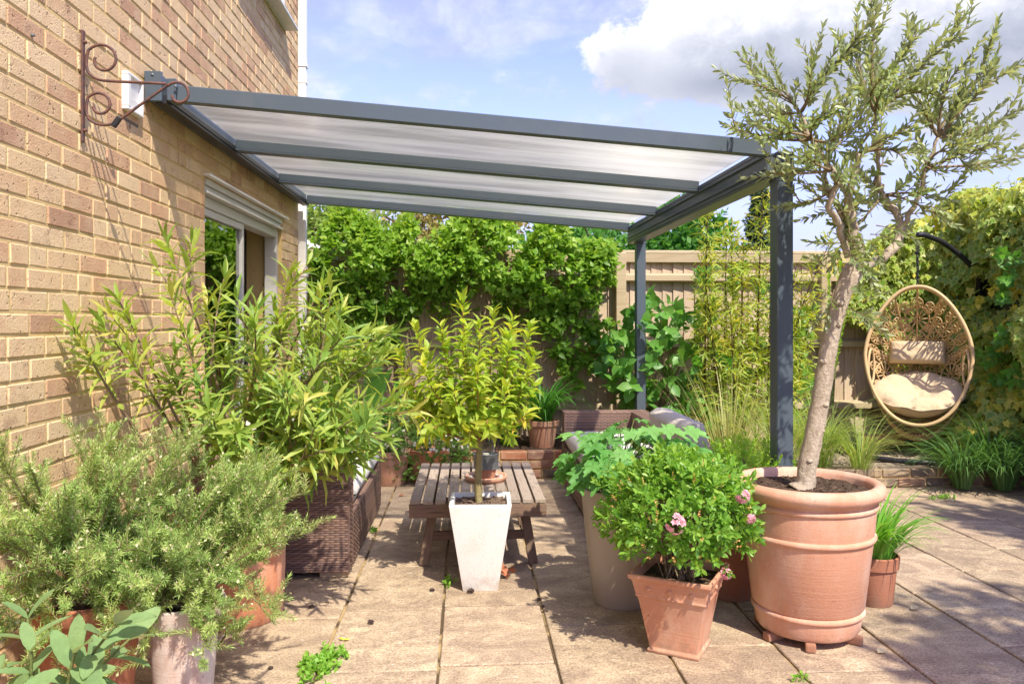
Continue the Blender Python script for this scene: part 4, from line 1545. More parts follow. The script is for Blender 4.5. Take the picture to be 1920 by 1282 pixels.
def round_pot(name, c, prof, matl, label, soil=None, n=64, group=None, z0=0.0, deg=50):
    rt = thing(name, (c[0], c[1], z0), label, 'pot', group)
    b = MB(); b.lathe(prof, (c[0], c[1], z0), n)
    auto_smooth(b.build('body', matl, rt), deg)
    if soil: soil_disc(rt, c, soil[0], z0 + soil[1])
    return rt


def torus_prof(r, z, k=.012, n=6, a0=-80, a1=80):
    return [(r + k * math.cos(math.radians(a)), z + k * math.sin(math.radians(a))) for a in np.linspace(a0, a1, n)]


OC = (1.415, 3.20)
prof = [(0, .035), (.195, .035), (.205, .05), (.213, .098)] + torus_prof(.212, .118, .013) + [(.222, .14), (.253, .40)] + torus_prof(.254, .425, .013) + [(.259, .45), (.266, .535)] + torus_prof(.264, .55, .012) + \
       [(.270, .572), (.280, .577), (.295, .590), (.303, .608), (.300, .625), (.288, .637), (.272, .640), (.257, .634), (.250, .62), (.246, .55), (.0, .55)]
op = round_pot('olive_pot', OC, prof, TERRA, 'large ribbed terracotta pot holding the olive tree', (.247, .602), 72)
for a in (200, 250, 320, 20, 90, 140):
    a = math.radians(a)
    f = MB(); f.box((OC[0] + .175 * math.cos(a), OC[1] + .175 * math.sin(a), .0175), (.085, .04, .034), rz=a); f.build('pot_foot', TERRA_DK, op, bevel=.008, seg=2)

# square terracotta pot
SQ = (.845, 3.085)
Rq = Matrix.Rotation(math.radians(-30.7), 3, 'Z')
sq = thing('azalea_pot', (SQ[0], SQ[1], 0), 'square tapered terracotta pot with studded band, in front of the olive pot', 'pot')
def sq_ring(h0, z0_, h1, z1_, h2=None):
    vs = []
    for h, z in ((h0, z0_), (h1, z1_)):
        for sx, sy in ((-1, -1), (1, -1), (1, 1), (-1, 1)):
            q = Rq @ Vector((sx * h, sy * h, 0)); vs.append((SQ[0] + q.x, SQ[1] + q.y, z))
    return vs
def sq_shell(levels):
    vs, fs = [], []
    for h, z in levels:
        for sx, sy in ((-1, -1), (1, -1), (1, 1), (-1, 1)):
            q = Rq @ Vector((sx * h, sy * h, 0)); vs.append((SQ[0] + q.x, SQ[1] + q.y, z))
    for i in range(len(levels) - 1):
        for j in range(4):
            a, b = i * 4 + j, i * 4 + (j + 1) % 4
            fs.append((a, b, b + 4, a + 4))
    fs.append((3, 2, 1, 0))
    m_ = MB(); m_.add(vs, fs); return m_
b = sq_shell([(.100, 0), (.103, .012), (.094, .022), (.130, .222), (.139, .226), (.137, .236), (.149, .29), (.161, .298), (.162, .314), (.148, .316), (.138, .285), (.132, .25)])
o = b.build('body', TERRA_SQ, sq, bevel=.004, seg=2); auto_smooth(o, 35)
st = MB(); st.lathe([(0, .008), (.006, .007), (.010, .003), (.011, 0)], (0, 0, 0), 12); me = st.mesh('stud', True); me.materials.append(TERRA_SQ)
for face in range(4):
    Rf = Rq @ Matrix.Rotation(face * pi / 2, 3, 'Z')
    for k in (-1, 0, 1):
        q = Rf @ Vector((k * .085, -.1435, 0))
        place('stud', me, sq, Vector((SQ[0] + q.x, SQ[1] + q.y, .263)), Rf @ Matrix.Rotation(math.radians(78), 3, 'X'))
sm_ = MB()
q = [Rq @ Vector((sx * .14, sy * .14, 0)) for sx, sy in ((-1, -1), (1, -1), (1, 1), (-1, 1))]
sm_.add([(SQ[0] + p_.x, SQ[1] + p_.y, .28) for p_ in q], [(0, 1, 2, 3)]); sm_.build('soil', SOIL, sq)

# taupe tall pot
GP = (.715, 3.60)
round_pot('taupe_pot', GP, [(0, 0), (.118, 0), (.125, .01), (.150, .18), (.172, .36), (.186, .515), (.187, .530), (.180, .533), (.175, .515), (.165, .42), (0, .42)], GREYPOT,
          'tall smooth taupe pot of lobed green leaves beside the right sofa', (.17, .49))
SP = (1.875, 3.53)
round_pot('small_pot', SP, [(0, 0), (.080, 0), (.083, .006), (.098, .165), (.107, .168), (.112, .222), (.104, .226), (.099, .20), (.09, .15), (0, .15)], TERRA_DK,
          'small plain terracotta pot of strappy leaves right of the olive pot', (.098, .195))
DP = (1.255, 3.66)
round_pot('dark_pot', DP, [(0, 0), (.10, 0), (.105, .008), (.13, .25), (.14, .255), (.145, .33), (.135, .335), (.128, .29), (0, .25)], TERRA_DK,
          'dark reddish pot tucked between the azalea pot and olive pot', (.128, .30))
BT = (-1.035, 3.545)
round_pot('oleander_pot', BT, [(0, 0), (.212, 0), (.218, .008), (.226, .20), (.228, .40), (.232, .415), (.226, .424), (.215, .415), (.21, .35), (0, .35)], TERRA_OLD,
          'wide glazed terracotta cylinder pot holding the oleander by the wall', (.214, .385))
WP = (-.955, 2.72)
round_pot('whitewashed_pot', WP, [(0, 0), (.088, 0), (.091, .008), (.112, .285), (.122, .29), (.130, .30), (.134, .355), (.128, .360), (.120, .35), (.112, .28), (0, .28)], WHITEWASH,
          'whitewashed pot with flaking paint in the rosemary at the left', (.118, .335))
BP = (-1.20, 2.58)
round_pot('rosemary_pot', BP, [(0, 0), (.115, 0), (.12, .01), (.150, .37), (.165, .38), (.170, .425), (.160, .432), (.150, .41), (0, .35)], TERRA_DK,
          'brown rimmed pot close to the wall beneath the rosemary', (.15, .395))
SG = (-.90, 1.72)
round_pot('sage_pot', SG, [(0, 0), (.10, 0), (.105, .01), (.135, .33), (.145, .34), (.148, .39), (.138, .395), (.13, .36), (0, .33)], TERRA_SQ,
          'terracotta pot holding the sage in the bottom left corner', (.13, .36))

# white square planter
pc = (.068, 3.862)
wp_ = thing('white_planter', (pc[0], pc[1], 0), 'tapered white terrazzo planter standing before the slatted table', 'planter')
def frustum(levels, c):
    vs, fs = [], []
    Rz = Matrix.Rotation(math.radians(-1.5), 3, 'Z')
    for h, z in levels:
        for sx, sy in ((-1, -1), (1, -1), (1, 1), (-1, 1)):
            q = Rz @ Vector((sx * h, sy * h, 0)); vs.append((c[0] + q.x, c[1] + q.y, z))
    for i in range(len(levels) - 1):
        for j in range(4):
            a, b = i * 4 + j, i * 4 + (j + 1) % 4
            fs.append((a, b, b + 4, a + 4))
    fs.append((3, 2, 1, 0))
    m_ = MB(); m_.add(vs, fs); return m_
o = frustum([(.084, 0), (.147, .412), (.149, .425), (.128, .427), (.122, .34)], pc).build('body', WHITEPOT, wp_, bevel=.004, seg=2); auto_smooth(o, 35)
b = MB(); n_ = 14; vs, fs = [], []
for i in range(n_ + 1):
    for j in range(n_ + 1):
        vs.append((pc[0] - .125 + .25 * i / n_, pc[1] - .125 + .25 * j / n_, .398 + random.uniform(-.006, .008)))
for i in range(n_):
    for j in range(n_):
        a = i * (n_ + 1) + j; fs.append((a, a + n_ + 1, a + n_ + 2, a + 1))
b.add(vs, fs); b.build('bark_mulch', SOIL, wp_, smooth=True)
cr = MB()
BARKCHIP = plain('bark_chip', (0.22, 0.15, 0.105), .9, .7, 50)
for _ in range(330):
    e = random.uniform(.004, .010)
    cr.box((pc[0] + random.uniform(-.118, .118), pc[1] + random.uniform(-.118, .118), .403 + random.uniform(0, .006)), (e * 2, e, e * .5), M=Matrix.Rotation(random.uniform(0, 6), 3, random.choice('XYZ')))
cr.build('bark_chips', BARKCHIP, wp_, kind='stuff')

# pots by the back bed
round_pot('daylily_pot', (.66, 6.86), [(0, 0), (.10, 0), (.105, .01), (.135, .19), (.147, .195), (.150, .235), (.14, .24), (.13, .20), (0, .2)], TERRA_SQ, 'terracotta pot of arching daylily leaves on the back bed', (.13, .21), z0=.19)
round_pot('daisy_pot', (-.60, 6.30), [(0, 0), (.11, 0), (.115, .01), (.14, .22), (.15, .225), (.152, .265), (.142, .27), (.13, .24), (0, .23)], TERRA, 'orange terracotta pot under the trailing daisies by the sofa', (.135, .245))
round_pot('aquilegia_pot', (-.30, 6.36), [(0, 0), (.13, 0), (.135, .01), (.155, .22), (.165, .225), (.168, .265), (.155, .27), (.145, .24), (0, .23)], TERRA_OLD, 'hidden terracotta pot overgrown by white daisies left of the brick bed', (.145, .245))
tg = thing('terracotta_trough', (3.80, 6.98, .12), 'small terracotta trough on the gravel under the egg chair', 'planter')
b = MB()
x_, y_, z_ = 3.80, 6.98, .118
lv = [(.15, .06, 0), (.165, .072, .105), (.178, .085, .108), (.18, .087, .135), (.165, .072, .137), (.155, .062, .08)]
vs, fs = [], []
for hx, hy, z in lv:
    for sx, sy in ((-1, -1), (1, -1), (1, 1), (-1, 1)):
        vs.append((x_ + sx * hx, y_ + sy * hy, z_ + z))
for i in range(len(lv) - 1):
    for j in range(4):
        a, b2 = i * 4 + j, i * 4 + (j + 1) % 4
        fs.append((a, b2, b2 + 4, a + 4))
fs += [(3, 2, 1, 0), (20, 21, 22, 23)]
b.add(vs, fs); b.build('body', TERRA_SQ, tg, bevel=.003)

# ------------------------------------------------------------------ egg chair
EC = np.array([3.87, 6.55, 1.0])
fd = nrm(np.array([-.50, -.86, 0.]))           # the way it faces
rt_ = np.array([-fd[1], fd[0], 0.]) * -1.0      # to its left seen from the front
rt_ = np.cross(np.array([0, 0, 1.]), fd)
tilt = math.radians(9)
upv = np.array([0, 0, 1.]) * math.cos(tilt) - fd * math.sin(tilt)
fwd = fd * math.cos(tilt) + np.array([0, 0, 1.]) * math.sin(tilt)


def rim_uv(a):
    """egg outline, narrow at the top"""
    v = .60 * math.sin(a)
    wd = .412 * (1 - .20 * max(0., math.sin(a)) ** 1.4 - .06 * max(0, -math.sin(a)))
    return wd * math.copysign(abs(math.cos(a)) ** .93, math.cos(a)), v


def egg(a, k):
    """k=1 rim, k->0 the back of the shell"""
    u, v = rim_uv(a)
    dep = .52 * math.sqrt(max(0., 1 - k ** 2.2))
    kk = k
    p = EC + rt_ * u * kk + upv * (v * kk - .07 * (1 - k)) - fwd * dep - np.array([0, 0, 1.]) * .45 * max(0., -math.sin(a)) * k * math.sqrt(max(0., 1 - k * k))
    return p


def egg_uv(u, v):
    a = math.atan2(v / .60, u / .412)
    for _ in range(3):
        ru, rv = rim_uv(a)
        k = math.hypot(u, v) / math.hypot(ru, rv)
        a = math.atan2(v / .60, u / (.412 * (1 - .20 * max(0., math.sin(a)) ** 1.4 - .06 * max(0, -math.sin(a)))))
    return egg(a, min(k, 1.0))


ch = thing('egg_chair', (EC[0], EC[1], .40), 'woven cane egg chair hanging in front of the ivy hedge', 'chair')
b = MB(); b.loop([egg(a, 1.0) for a in np.linspace(0, 2 * pi, 72, endpoint=False)], .0155, 10); b.build('rim', CANE, ch, smooth=True)
b = MB(); b.loop([egg(a, 1.0) * 1.0 - fwd * .04 - (egg(a, 1.) - EC) * .012 for a in np.linspace(0, 2 * pi, 72, endpoint=False)], .010, 8); b.build('inner_rim', CANE, ch, smooth=True)


def rosette(u, v, r, nsp):
    u *= .87
    r *= .95
    b = MB()
    ring = [egg_uv(u + r * math.cos(a), v + r * math.sin(a)) for a in np.linspace(0, 2 * pi, 22, endpoint=False)]
    b.loop(ring, .0062, 5)
    c = egg_uv(u, v)
    b.loop([egg_uv(u + r * .2 * math.cos(a), v + r * .2 * math.sin(a)) for a in np.linspace(0, 2 * pi, 10, endpoint=False)], .005, 5)
    for k in range(nsp):
        a = k * 2 * pi / nsp
        p0 = egg_uv(u + r * .2 * math.cos(a), v + r * .2 * math.sin(a)); p1 = egg_uv(u + r * .97 * math.cos(a), v + r * .97 * math.sin(a))
        pm = egg_uv(u + r * .6 * math.cos(a), v + r * .6 * math.sin(a))
        b.tube([p0, pm, p1], [.005, .007, .006], 5)
    b.build('rosette', CANE, ch, smooth=True)


ros = [(0, .40, .095, 12), (-.155, .345, .06, 10), (.155, .345, .06, 10), (0, .245, .07, 12), (-.15, .22, .075, 12), (.15, .22, .075, 12), (-.085, .105, .09, 14), (.095, .105, .09, 14),
       (-.27, .16, .06, 10), (.27, .16, .06, 10), (-.25, .29, .055, 9), (.25, .29, .055, 9), (-.23, .05, .055, 10), (.235, .05, .055, 10), (-.335, .045, .05, 9), (.335, .045, .05, 9),
       (-.30, -.07, .075, 12), (.30, -.07, .075, 12), (-.17, -.03, .05, 9), (.17, -.03, .05, 9), (0, -.02, .07, 11), (-.09, -.13, .065, 11), (.06, -.13, .075, 12), (-.19, -.14, .045, 9), (.17, -.15, .05, 9),
       (-.29, -.20, .055, 10), (.29, -.20, .055, 10), (0, -.24, .065, 11), (-.14, -.245, .06, 10), (.14, -.245, .06, 10), (.0, .51, .04, 8), (-.10, .475, .04, 8), (.10, .475, .04, 8), (-.36, -.16, .03, 7), (.36, -.16, .03, 7),
       (-.385, .18, .045, 9), (.385, .18, .045, 9), (-.35, .28, .04, 8), (.35, .28, .04, 8), (-.41, .08, .04, 8), (.41, .08, .04, 8), (-.30, .375, .045, 9), (.30, .375, .045, 9), (-.20, .455, .045, 9), (.20, .455, .045, 9), (-.39, -.05, .04, 8), (.39, -.05, .04, 8), (-.09, .33, .03, 7), (.09, .33, .03, 7), (0, .165, .03, 7), (-.22, .13, .035, 8), (.22, .13, .035, 8)]
for q in ros: rosette(*q)
b = MB()
for k in np.linspace(.20, .93, 13):
    pts = [egg(a, k) for a in np.linspace(math.radians(203), math.radians(337), 34)]
    b.tube(pts, .0085, 5)
for a in np.linspace(math.radians(203), math.radians(337), 40):
    for s_ in (-.16, .16):
        pts = [egg(a + s_ * (1 - k) * 2, k) for k in np.linspace(.98, .12, 10)]
        b.tube(pts, .0065, 5)
b.build('basket_weave', CANE, ch, smooth=True, kind='stuff')
b = MB()
for a in (math.radians(60), math.radians(90), math.radians(120), math.radians(30), math.radians(150), math.radians(8), math.radians(172)):
    b.tube([egg(a, k) for k in np.linspace(1, .1, 12)], .008, 6)
b.build('back_ribs', CANE, ch, smooth=True)
for sg in (-1, 1):
    b = MB()
    pts = []
    for a in np.linspace(0, 2 * pi, 30, endpoint=False):
        pts.append(EC + rt_ * sg * (.365 - .0) + upv * (-.10 + .155 * math.sin(a)) - fwd * (.075 + .065 * math.cos(a)) - rt_ * sg * .02 * math.cos(a))
    b.loop(pts, .011, 8); b.build('armrest_ring', CANE, ch, smooth=True)
M3c = Matrix((rt_.tolist(), (fwd * -1).tolist(), upv.tolist())).transposed()
# seat cushion: a shallow stuffed bowl, its rim in puffs divided by seams
vs, fs = [], []
NA, NRg = 60, 12
for sgn in (1, -1):
    for i in range(NRg + 1):
        r_ = i / NRg
        for j in range(NA):
            a = j * 2 * pi / NA
            puff = .042 * abs(math.sin(a * 3.5)) ** .5 * (r_ > .35) * math.sin(min(1., (r_ - .35) / .65) * pi) ** .7 if r_ > .35 else 0
            dish = .13 * max(0, r_ - .30) ** 1.3 * (1.25 + .3 * math.sin(a))
            edge = (1 - r_ ** 6) ** .5
            th_ = (.045 + .03 * math.sin(min(1, r_ / .9) * pi)) * edge
            wob_ = .006 * math.sin(a * 11 + r_ * 9) * r_ + .005 * math.sin(a * 5 - r_ * 14)
            zz_ = dish + (th_ + puff + wob_ if sgn > 0 else -th_)
            # tuft in the middle
            zz_ -= .03 * math.exp(-((r_ / .10) ** 2)) if sgn > 0 else 0
            q = EC + rt_ * (.365 * r_ * math.cos(a)) + np.array([0, 0, 1.]) * (zz_ - .425 + .11 * r_ * math.sin(a)) - fd * (.16 + .29 * r_ * math.sin(a))
            vs.append(tuple(q))
for sg_ in range(2):
    o_ = sg_ * (NRg + 1) * NA
    for i in range(NRg):
        for j in range(NA):
            q = [o_ + i * NA + j, o_ + i * NA + (j + 1) % NA, o_ + (i + 1) * NA + (j + 1) % NA, o_ + (i + 1) * NA + j]
            fs.append(tuple(q) if sg_ else tuple(q[::-1]))
b = MB(); b.add(vs, fs)
me = b.mesh('chair_cushion', True)
bm = bmesh.new(); bm.from_mesh(me); bmesh.ops.remove_doubles(bm, verts=bm.verts, dist=.002); bmesh.ops.recalc_face_normals(bm, faces=bm.faces); bm.to_mesh(me); bm.free()
o = link('chair_cushion', me, CUSH_C)
auto_smooth(o, 70)
b = MB(); b.loop([vs[NRg * NA + j] for j in range(NA)], .006, 6); b.build('piping', CUSH_C, o, smooth=True)
tag(o, 'plump cream tufted seat cushion in the egg chair', 'cushion')
ppos = EC - fwd * .40 + upv * .07
o = pillow('chair_pillow', CUSH_C, None, ppos.tolist(), (.46, .21, .12), M3c @ Matrix.Rotation(math.radians(78), 3, 'X'), .30, 20, .008)
tag(o, 'small oblong cream pillow against the back of the egg chair', 'pillow')

sdn = thing('egg_chair_stand', (4.0, 6.75, .12), 'black tubular ring stand carrying the hanging egg chair', 'chair stand')
rc = np.array([3.88, 6.72, .145])
b = MB(); b.ring(rc, .56, .022, 64, 10); b.build('base_ring', BLACK, sdn, smooth=True)
b = MB()
top = EC + upv * .60
hook = np.array([top[0], top[1], 2.03])
pole = catmull([(4.36, 7.02, .145), (4.66, 7.08, .6), (4.76, 7.08, 1.2), (4.70, 7.0, 1.70), (4.34, 6.84, 1.955), (4.02, 6.66, 2.035), tuple(hook + (0, 0, .012))], 8)
b.tube(pole, .024, 12); b.build('pole', BLACK, sdn, smooth=True)
b = MB(); b.tube([(3.40, 7.0, .145), (3.88, 6.9, .15), (4.36, 7.02, .145)], .018, 10); b.build('brace', BLACK, sdn, smooth=True)
b = MB()
zz = np.linspace(hook[2] - .04, hook[2] - .15, 60)
b.tube(np.stack([hook[0] + .017 * np.cos(np.arange(60) * .9), hook[1] + .014 * np.sin(np.arange(60) * .9), zz], 1), .004, 5); b.build('spring', BLACK, sdn, smooth=True)
nlk = 11
zt2 = top[2] + .01
for k in range(nlk):
    zc_ = hook[2] - .155 - (hook[2] - .155 - zt2) * (k + .5) / nlk
    hl = (hook[2] - .155 - zt2) / nlk * .62
    e = ((1, 0, 0), (0, 1, 0))[k % 2]
    lk = MB(); a = np.linspace(0, 2 * pi, 14, endpoint=False)
    px_ = hook + (top - hook) * ((hook[2] - zc_) / (hook[2] - top[2]))
    pts = np.stack([px_[0] + .009 * np.cos(a) * e[0], px_[1] + .009 * np.cos(a) * e[1], zc_ + hl * np.sin(a)], 1)
    lk.loop(pts, .0045, 5); lk.build('chain_link', BLACK, sdn, smooth=True)

# ================================================================== PLANTS
def V3(*a): return np.array(a, float)
def rdir(n=None):
    return nrm(RN.normal(0, 1, (n, 3) if n else 3))
UP = V3(0, 0, 1)
OLIVE_L = [T_lance(.155, .35, .05, .28, .70, 1.0), T_lance(.13, .6, -.12, .3, .70, .95), T_lance(.16, .4, .2, .28, .70, .95)]
OLEA_L = [T_lance(.085, .35, .16, .35, .7, .85), T_lance(.075, .55, .38, .32, .68, .9), T_lance(.095, .2, -.05, .38, .72, .8), T_lance(.08, .6, .6, .35, .7, .85)]
GOLD_L = [T_lance(.19, .4, .16, .35, .68, .8), T_lance(.16, .7, .40, .35, .68, .85), T_lance(.21, .25, .02, .38, .68, .75), T_lance(.17, .5, .65, .35, .68, .8)]
OVATE = T_lance(.30, .3, .14, .28, .62, .85)
BROAD = T_lance(.36, .28, .18, .28, .62, .88)
NEEDLE = T_diamond(.065, .5, .1)
PETAL = T_diamond(.3, .6, .3)
BAMB_L = T_lance(.068, .3, .28, .3, .65, .85)
AZ_L = T_lance(.20, .35, .05, .45, .72, .95)
SMALL = T_diamond(.26, .5, .3)
SAGE_L = T_lance(.21, .22, .12, .28, .68, .95)


def sage_tpl():
    xs = [0, .12, .28, .5, .72, .9, 1]
    ws = [.02, .12, .19, .215, .185, .10, 0]
    v, rim = [], []
    for x, w_ in zip(xs, ws):
        z = -.16 * x * x
        v += [(x, w_, z + .05 * w_ / .2), (x, 0, z - .015), (x, -w_, z + .05 * w_ / .2)]
        rim += [1, 0, 1]
    f = []
    for i in range(len(xs) - 1):
        for j in (0, 1):
            a = i * 3 + j
            f += [(a, a + 1, a + 4), (a, a + 4, a + 3)]
    return np.array(v, float), np.array(f), np.array(rim, float)


SAGE_L = sage_tpl()
PALM = T_palm(5)

# ------------------------------------------------------------------ olive tree
ol = thing('olive_tree', (1.405, 3.204, .60), 'leaning olive tree with airy grey-green crown in the ribbed terracotta pot', 'tree')
wood_ = MB()
trunk = V3(*[(1.392, 3.205, .585), (1.410, 3.204, .62), (1.418, 3.204, .69), (1.443, 3.202, .811), (1.476, 3.2, .989), (1.512, 3.198, 1.211), (1.559, 3.196, 1.389), (1.605, 3.193, 1.50)]).reshape(-1, 3)
wood_.tube(catmull(trunk, 5), np.interp(np.linspace(0, 1, 36), [0, .05, .15, .5, .85, 1], [.062, .048, .040, .037, .034, .043]), 14)
for hz_, an_, rr_ in ((.72, -1.9, .016), (.95, -1.2, .018), (1.13, -2.4, .020), (1.28, -1.5, .017), (.84, -.6, .014), (1.37, -2.0, .022)):
    kx = np.interp(hz_, trunk[:, 2], trunk[:, 0]); ky = 3.2
    wood_.lathe([(0, -rr_ * .8), (rr_ * .8, -rr_ * .5), (rr_, 0), (rr_ * .7, rr_ * .5), (rr_ * .3, rr_ * .35), (0, rr_ * .25)], (kx + .027 * math.cos(an_), ky + .027 * math.sin(an_), hz_), 9)
to_ = wood_.build('trunk', BARK_O, ol, smooth=True)
for v_ in to_.data.vertices:
    n_ = math.sin(v_.co.z * 47 + v_.co.x * 90) * math.sin(v_.co.y * 110 + v_.co.z * 23)
    v_.co.x += .0022 * n_; v_.co.y += .0022 * math.sin(v_.co.z * 61 + v_.co.x * 120)
limbs = [
    (V3((1.595, 3.193, 1.485), (1.681, 3.19, 1.535), (1.761, 3.20, 1.575), (1.818, 3.22, 1.635), (1.835, 3.24, 1.711), (1.81, 3.25, 1.77), (1.77, 3.25, 1.83), (1.74, 3.26, 1.90)), .026, .014),
    (V3((1.605, 3.193, 1.49), (1.628, 3.19, 1.589), (1.61, 3.18, 1.656), (1.583, 3.17, 1.745), (1.572, 3.16, 1.834), (1.592, 3.15, 1.889), (1.61, 3.14, 1.98)), .030, .013),
    (V3((1.59, 3.194, 1.56), (1.555, 3.18, 1.65), (1.525, 3.15, 1.711), (1.476, 3.12, 1.756), (1.49, 3.10, 1.845), (1.465, 3.08, 1.90)), .019, .010),
    (V3((1.575, 3.16, 1.80), (1.50, 3.17, 1.93), (1.43, 3.19, 2.05), (1.385, 3.2, 2.16)), .014, .008),
    (V3((1.835, 3.23, 1.69), (1.88, 3.19, 1.80), (1.90, 3.15, 1.93), (1.93, 3.12, 2.05)), .015, .008),
    (V3((1.60, 3.2, 1.60), (1.63, 3.32, 1.74), (1.60, 3.42, 1.90), (1.62, 3.46, 2.02)), .018, .009),
    (V3((1.74, 3.24, 1.86), (1.72, 3.2, 2.0), (1.70, 3.18, 2.16)), .012, .007),
]
b = MB()
for p, r0, r1 in limbs:
    q = catmull(p, 4)
    q[1:-1] += RN.normal(0, .004, q[1:-1].shape)
    b.tube(q, np.linspace(r0, r1, len(q)) * .86 * RN.uniform(.88, 1.14, len(q)), 10)
for c_, r_ in ((V3(1.603, 3.19, 1.505), .042), (V3(1.59, 3.18, 1.74), .026), (V3(1.835, 3.235, 1.70), .022)):
    b.lathe([(0, -r_), (r_ * .7, -r_ * .7), (r_, 0), (r_ * .7, r_ * .7), (0, r_)], c_, 10)
b.build('limb', BARK_O, ol, smooth=True)
tips = [(1.132, 3.20, 2.29), (1.055, 3.15, 2.094), (1.388, 3.10, 2.39), (1.587, 3.15, 2.456), (1.654, 3.1, 2.523), (1.71, 3.187, 2.623), (1.932, 3.2, 2.523), (2.109, 3.164, 2.534), (2.142, 3.10, 2.423),
        (2.265, 3.155, 2.345), (2.316, 3.152, 2.189), (2.316, 3.152, 1.978), (1.299, 3.25, 2.278), (1.476, 3.3, 2.234), (1.16, 3.05, 2.02), (1.30, 2.95, 1.93), (1.95, 3.0, 2.30), (2.10, 3.35, 2.1),
        (1.75, 3.5, 2.35), (1.5, 3.55, 2.25), (1.25, 3.45, 2.15), (1.85, 2.92, 2.15), (1.6, 2.9, 2.25), (2.05, 3.2, 1.80), (1.95, 3.1, 1.70), (1.40, 3.0, 2.12), (1.72, 2.95, 2.05), (2.0, 3.5, 2.3),
        (1.30, 3.1, 2.05), (1.55, 3.0, 2.1), (1.66, 3.1, 2.2), (1.80, 3.05, 2.2), (1.95, 3.2, 2.1), (1.72, 3.0, 1.92), (1.90, 3.05, 1.88), (2.05, 3.1, 1.92), (1.45, 3.05, 1.98), (1.22, 3.15, 1.9), (1.6, 3.1, 2.0), (1.86, 3.25, 2.3), (2.05, 3.15, 2.25), (1.38, 3.1, 2.25),
        (1.53, 3.02, 1.80), (1.35, 3.2, 1.78), (1.62, 3.25, 1.66), (2.12, 3.05, 2.0), (1.82, 3.3, 1.98), (1.45, 3.35, 2.0)]
ends = [l[0][k] for l in limbs for k in (-1, -2)]
tw = MB()
OL = Leaves()
TR = Leaves()
for tp in tips:
    tp = V3(*tp)
    e = min(ends, key=lambda q: np.linalg.norm(q - tp) + .6 * max(0, q[2] - tp[2]) + RN.uniform(0, .12))
    mid = (e + tp) / 2 + RN.normal(0, .04, 3) + V3(0, 0, .03)
    br_ = bez(e, mid, tp, 9)
    ln = np.linalg.norm(tp - e)
    tw.tube(br_, np.linspace(.0065, .0018, 9), 5)
    leaves_along(OL, OLIVE_L, br_, .020, 2, 40, .047, .45, start=.35, whorl=True, taper=.15)
    q, tt, s = resample(br_, .039)
    for i in range(len(q)):
        if s[i] < .04 or s[i] > .95: continue
        dd = nrm(tt[i] * .85 + rdir() * .62 + UP * .38)
        L_ = RN.uniform(.09, .23) * (1.1 - .45 * s[i])
        sub = bez(q[i], q[i] + dd * L_ * .5, q[i] + dd * L_ + UP * .03 * RN.uniform(-1, 1.4), 5)
        tw.tube(sub, np.linspace(.0028, .0012, 5), 4, False)
        leaves_along(OL, OLIVE_L, sub, .0185, 2, 40, .047, RN.uniform(.25, .7), start=.12, whorl=True, taper=.1)
for p, r0, r1 in limbs:      # leafy side shoots along the limbs
    q, tt, s = resample(catmull(p, 4), .058)
    for i in range(len(q)):
        if q[i][2] < 1.62: continue
        dd = nrm(rdir() + UP * .35 + tt[i] * .3); L_ = RN.uniform(.09, .20)
        sub = bez(q[i], q[i] + dd * L_ * .55, q[i] + dd * L_ + UP * .02, 5)
        tw.tube(sub, np.linspace(.0026, .001, 5), 4, False)
        leaves_along(OL, OLIVE_L, sub, .0175, 2, 42, .047, RN.uniform(.2, .6), start=.12, whorl=True)
for k in range(26):       # epicormic sprigs near the fork
    e = V3(1.58, 3.19, 1.45) + RN.normal(0, .05, 3) + UP * RN.uniform(-.15, .3)
    dd = nrm(rdir() + UP * .1); L_ = RN.uniform(.08, .18)
    sub = bez(e, e + dd * L_ * .6, e + dd * L_ - UP * .04, 5)
    tw.tube(sub, np.linspace(.0025, .001, 5), 4, False)
    leaves_along(OL, OLIVE_L, sub, .017, 2, 46, .045, .35, start=.15, whorl=True)
tw.build('twigs', BARK_G, ol, smooth=True, kind='stuff')
OL.build('crown', L_OLIVE, ol)

# ------------------------------------------------------------------ golden standard
gs = thing('golden_standard', (.068, 3.862, .40), 'golden-leaved standard shrub on a slim stem in the white planter', 'shrub')
b = MB()
tk = catmull([(.060, 3.862, .39), (.056, 3.862, .50), (.060, 3.86, .62), (.066, 3.858, .76)], 5)
b.tube(tk, np.linspace(.019, .014, len(tk)), 10)
b.build('trunk', BARK_Y, gs, smooth=True)
GL = Leaves(); st = MB()
heads = [(-.02, 3.83, 1.40), (-.24, 3.80, 1.26), (-.33, 3.85, 1.15), (-.12, 3.72, 1.27), (.06, 3.70, 1.28), (.13, 3.86, 1.34), (.22, 3.80, 1.30), (.31, 3.84, 1.27), (.33, 3.86, 1.13), (.20, 3.66, 1.18),
         (-.20, 3.66, 1.10), (-.30, 3.92, 1.02), (.33, 3.80, .98), (.05, 3.60, 1.12), (-.06, 3.62, .98), (.18, 3.60, .98), (.28, 3.70, .86), (-.24, 3.72, .90), (-.16, 3.62, .80), (.10, 3.60, .80),
         (.30, 3.92, .80), (-.28, 3.86, .80), (.0, 4.1, 1.25), (.2, 4.1, 1.2), (-.2, 4.08, 1.15), (.3, 4.08, 1.0), (-.3, 4.05, .95), (.1, 4.15, 1.0), (-.1, 4.15, .95), (.03, 3.7, 1.0), (.12, 3.68, .88),
         (-.08, 3.68, .86), (.22, 3.74, 1.05), (-.17, 3.78, 1.02), (.02, 3.64, .74), (.2, 3.68, .75), (-.2, 3.74, .74), (.30, 3.74, 1.10), (-.30, 3.78, .98), (-.10, 3.75, 1.18), (.20, 3.75, 1.22), (-.02, 3.72, 1.22)]
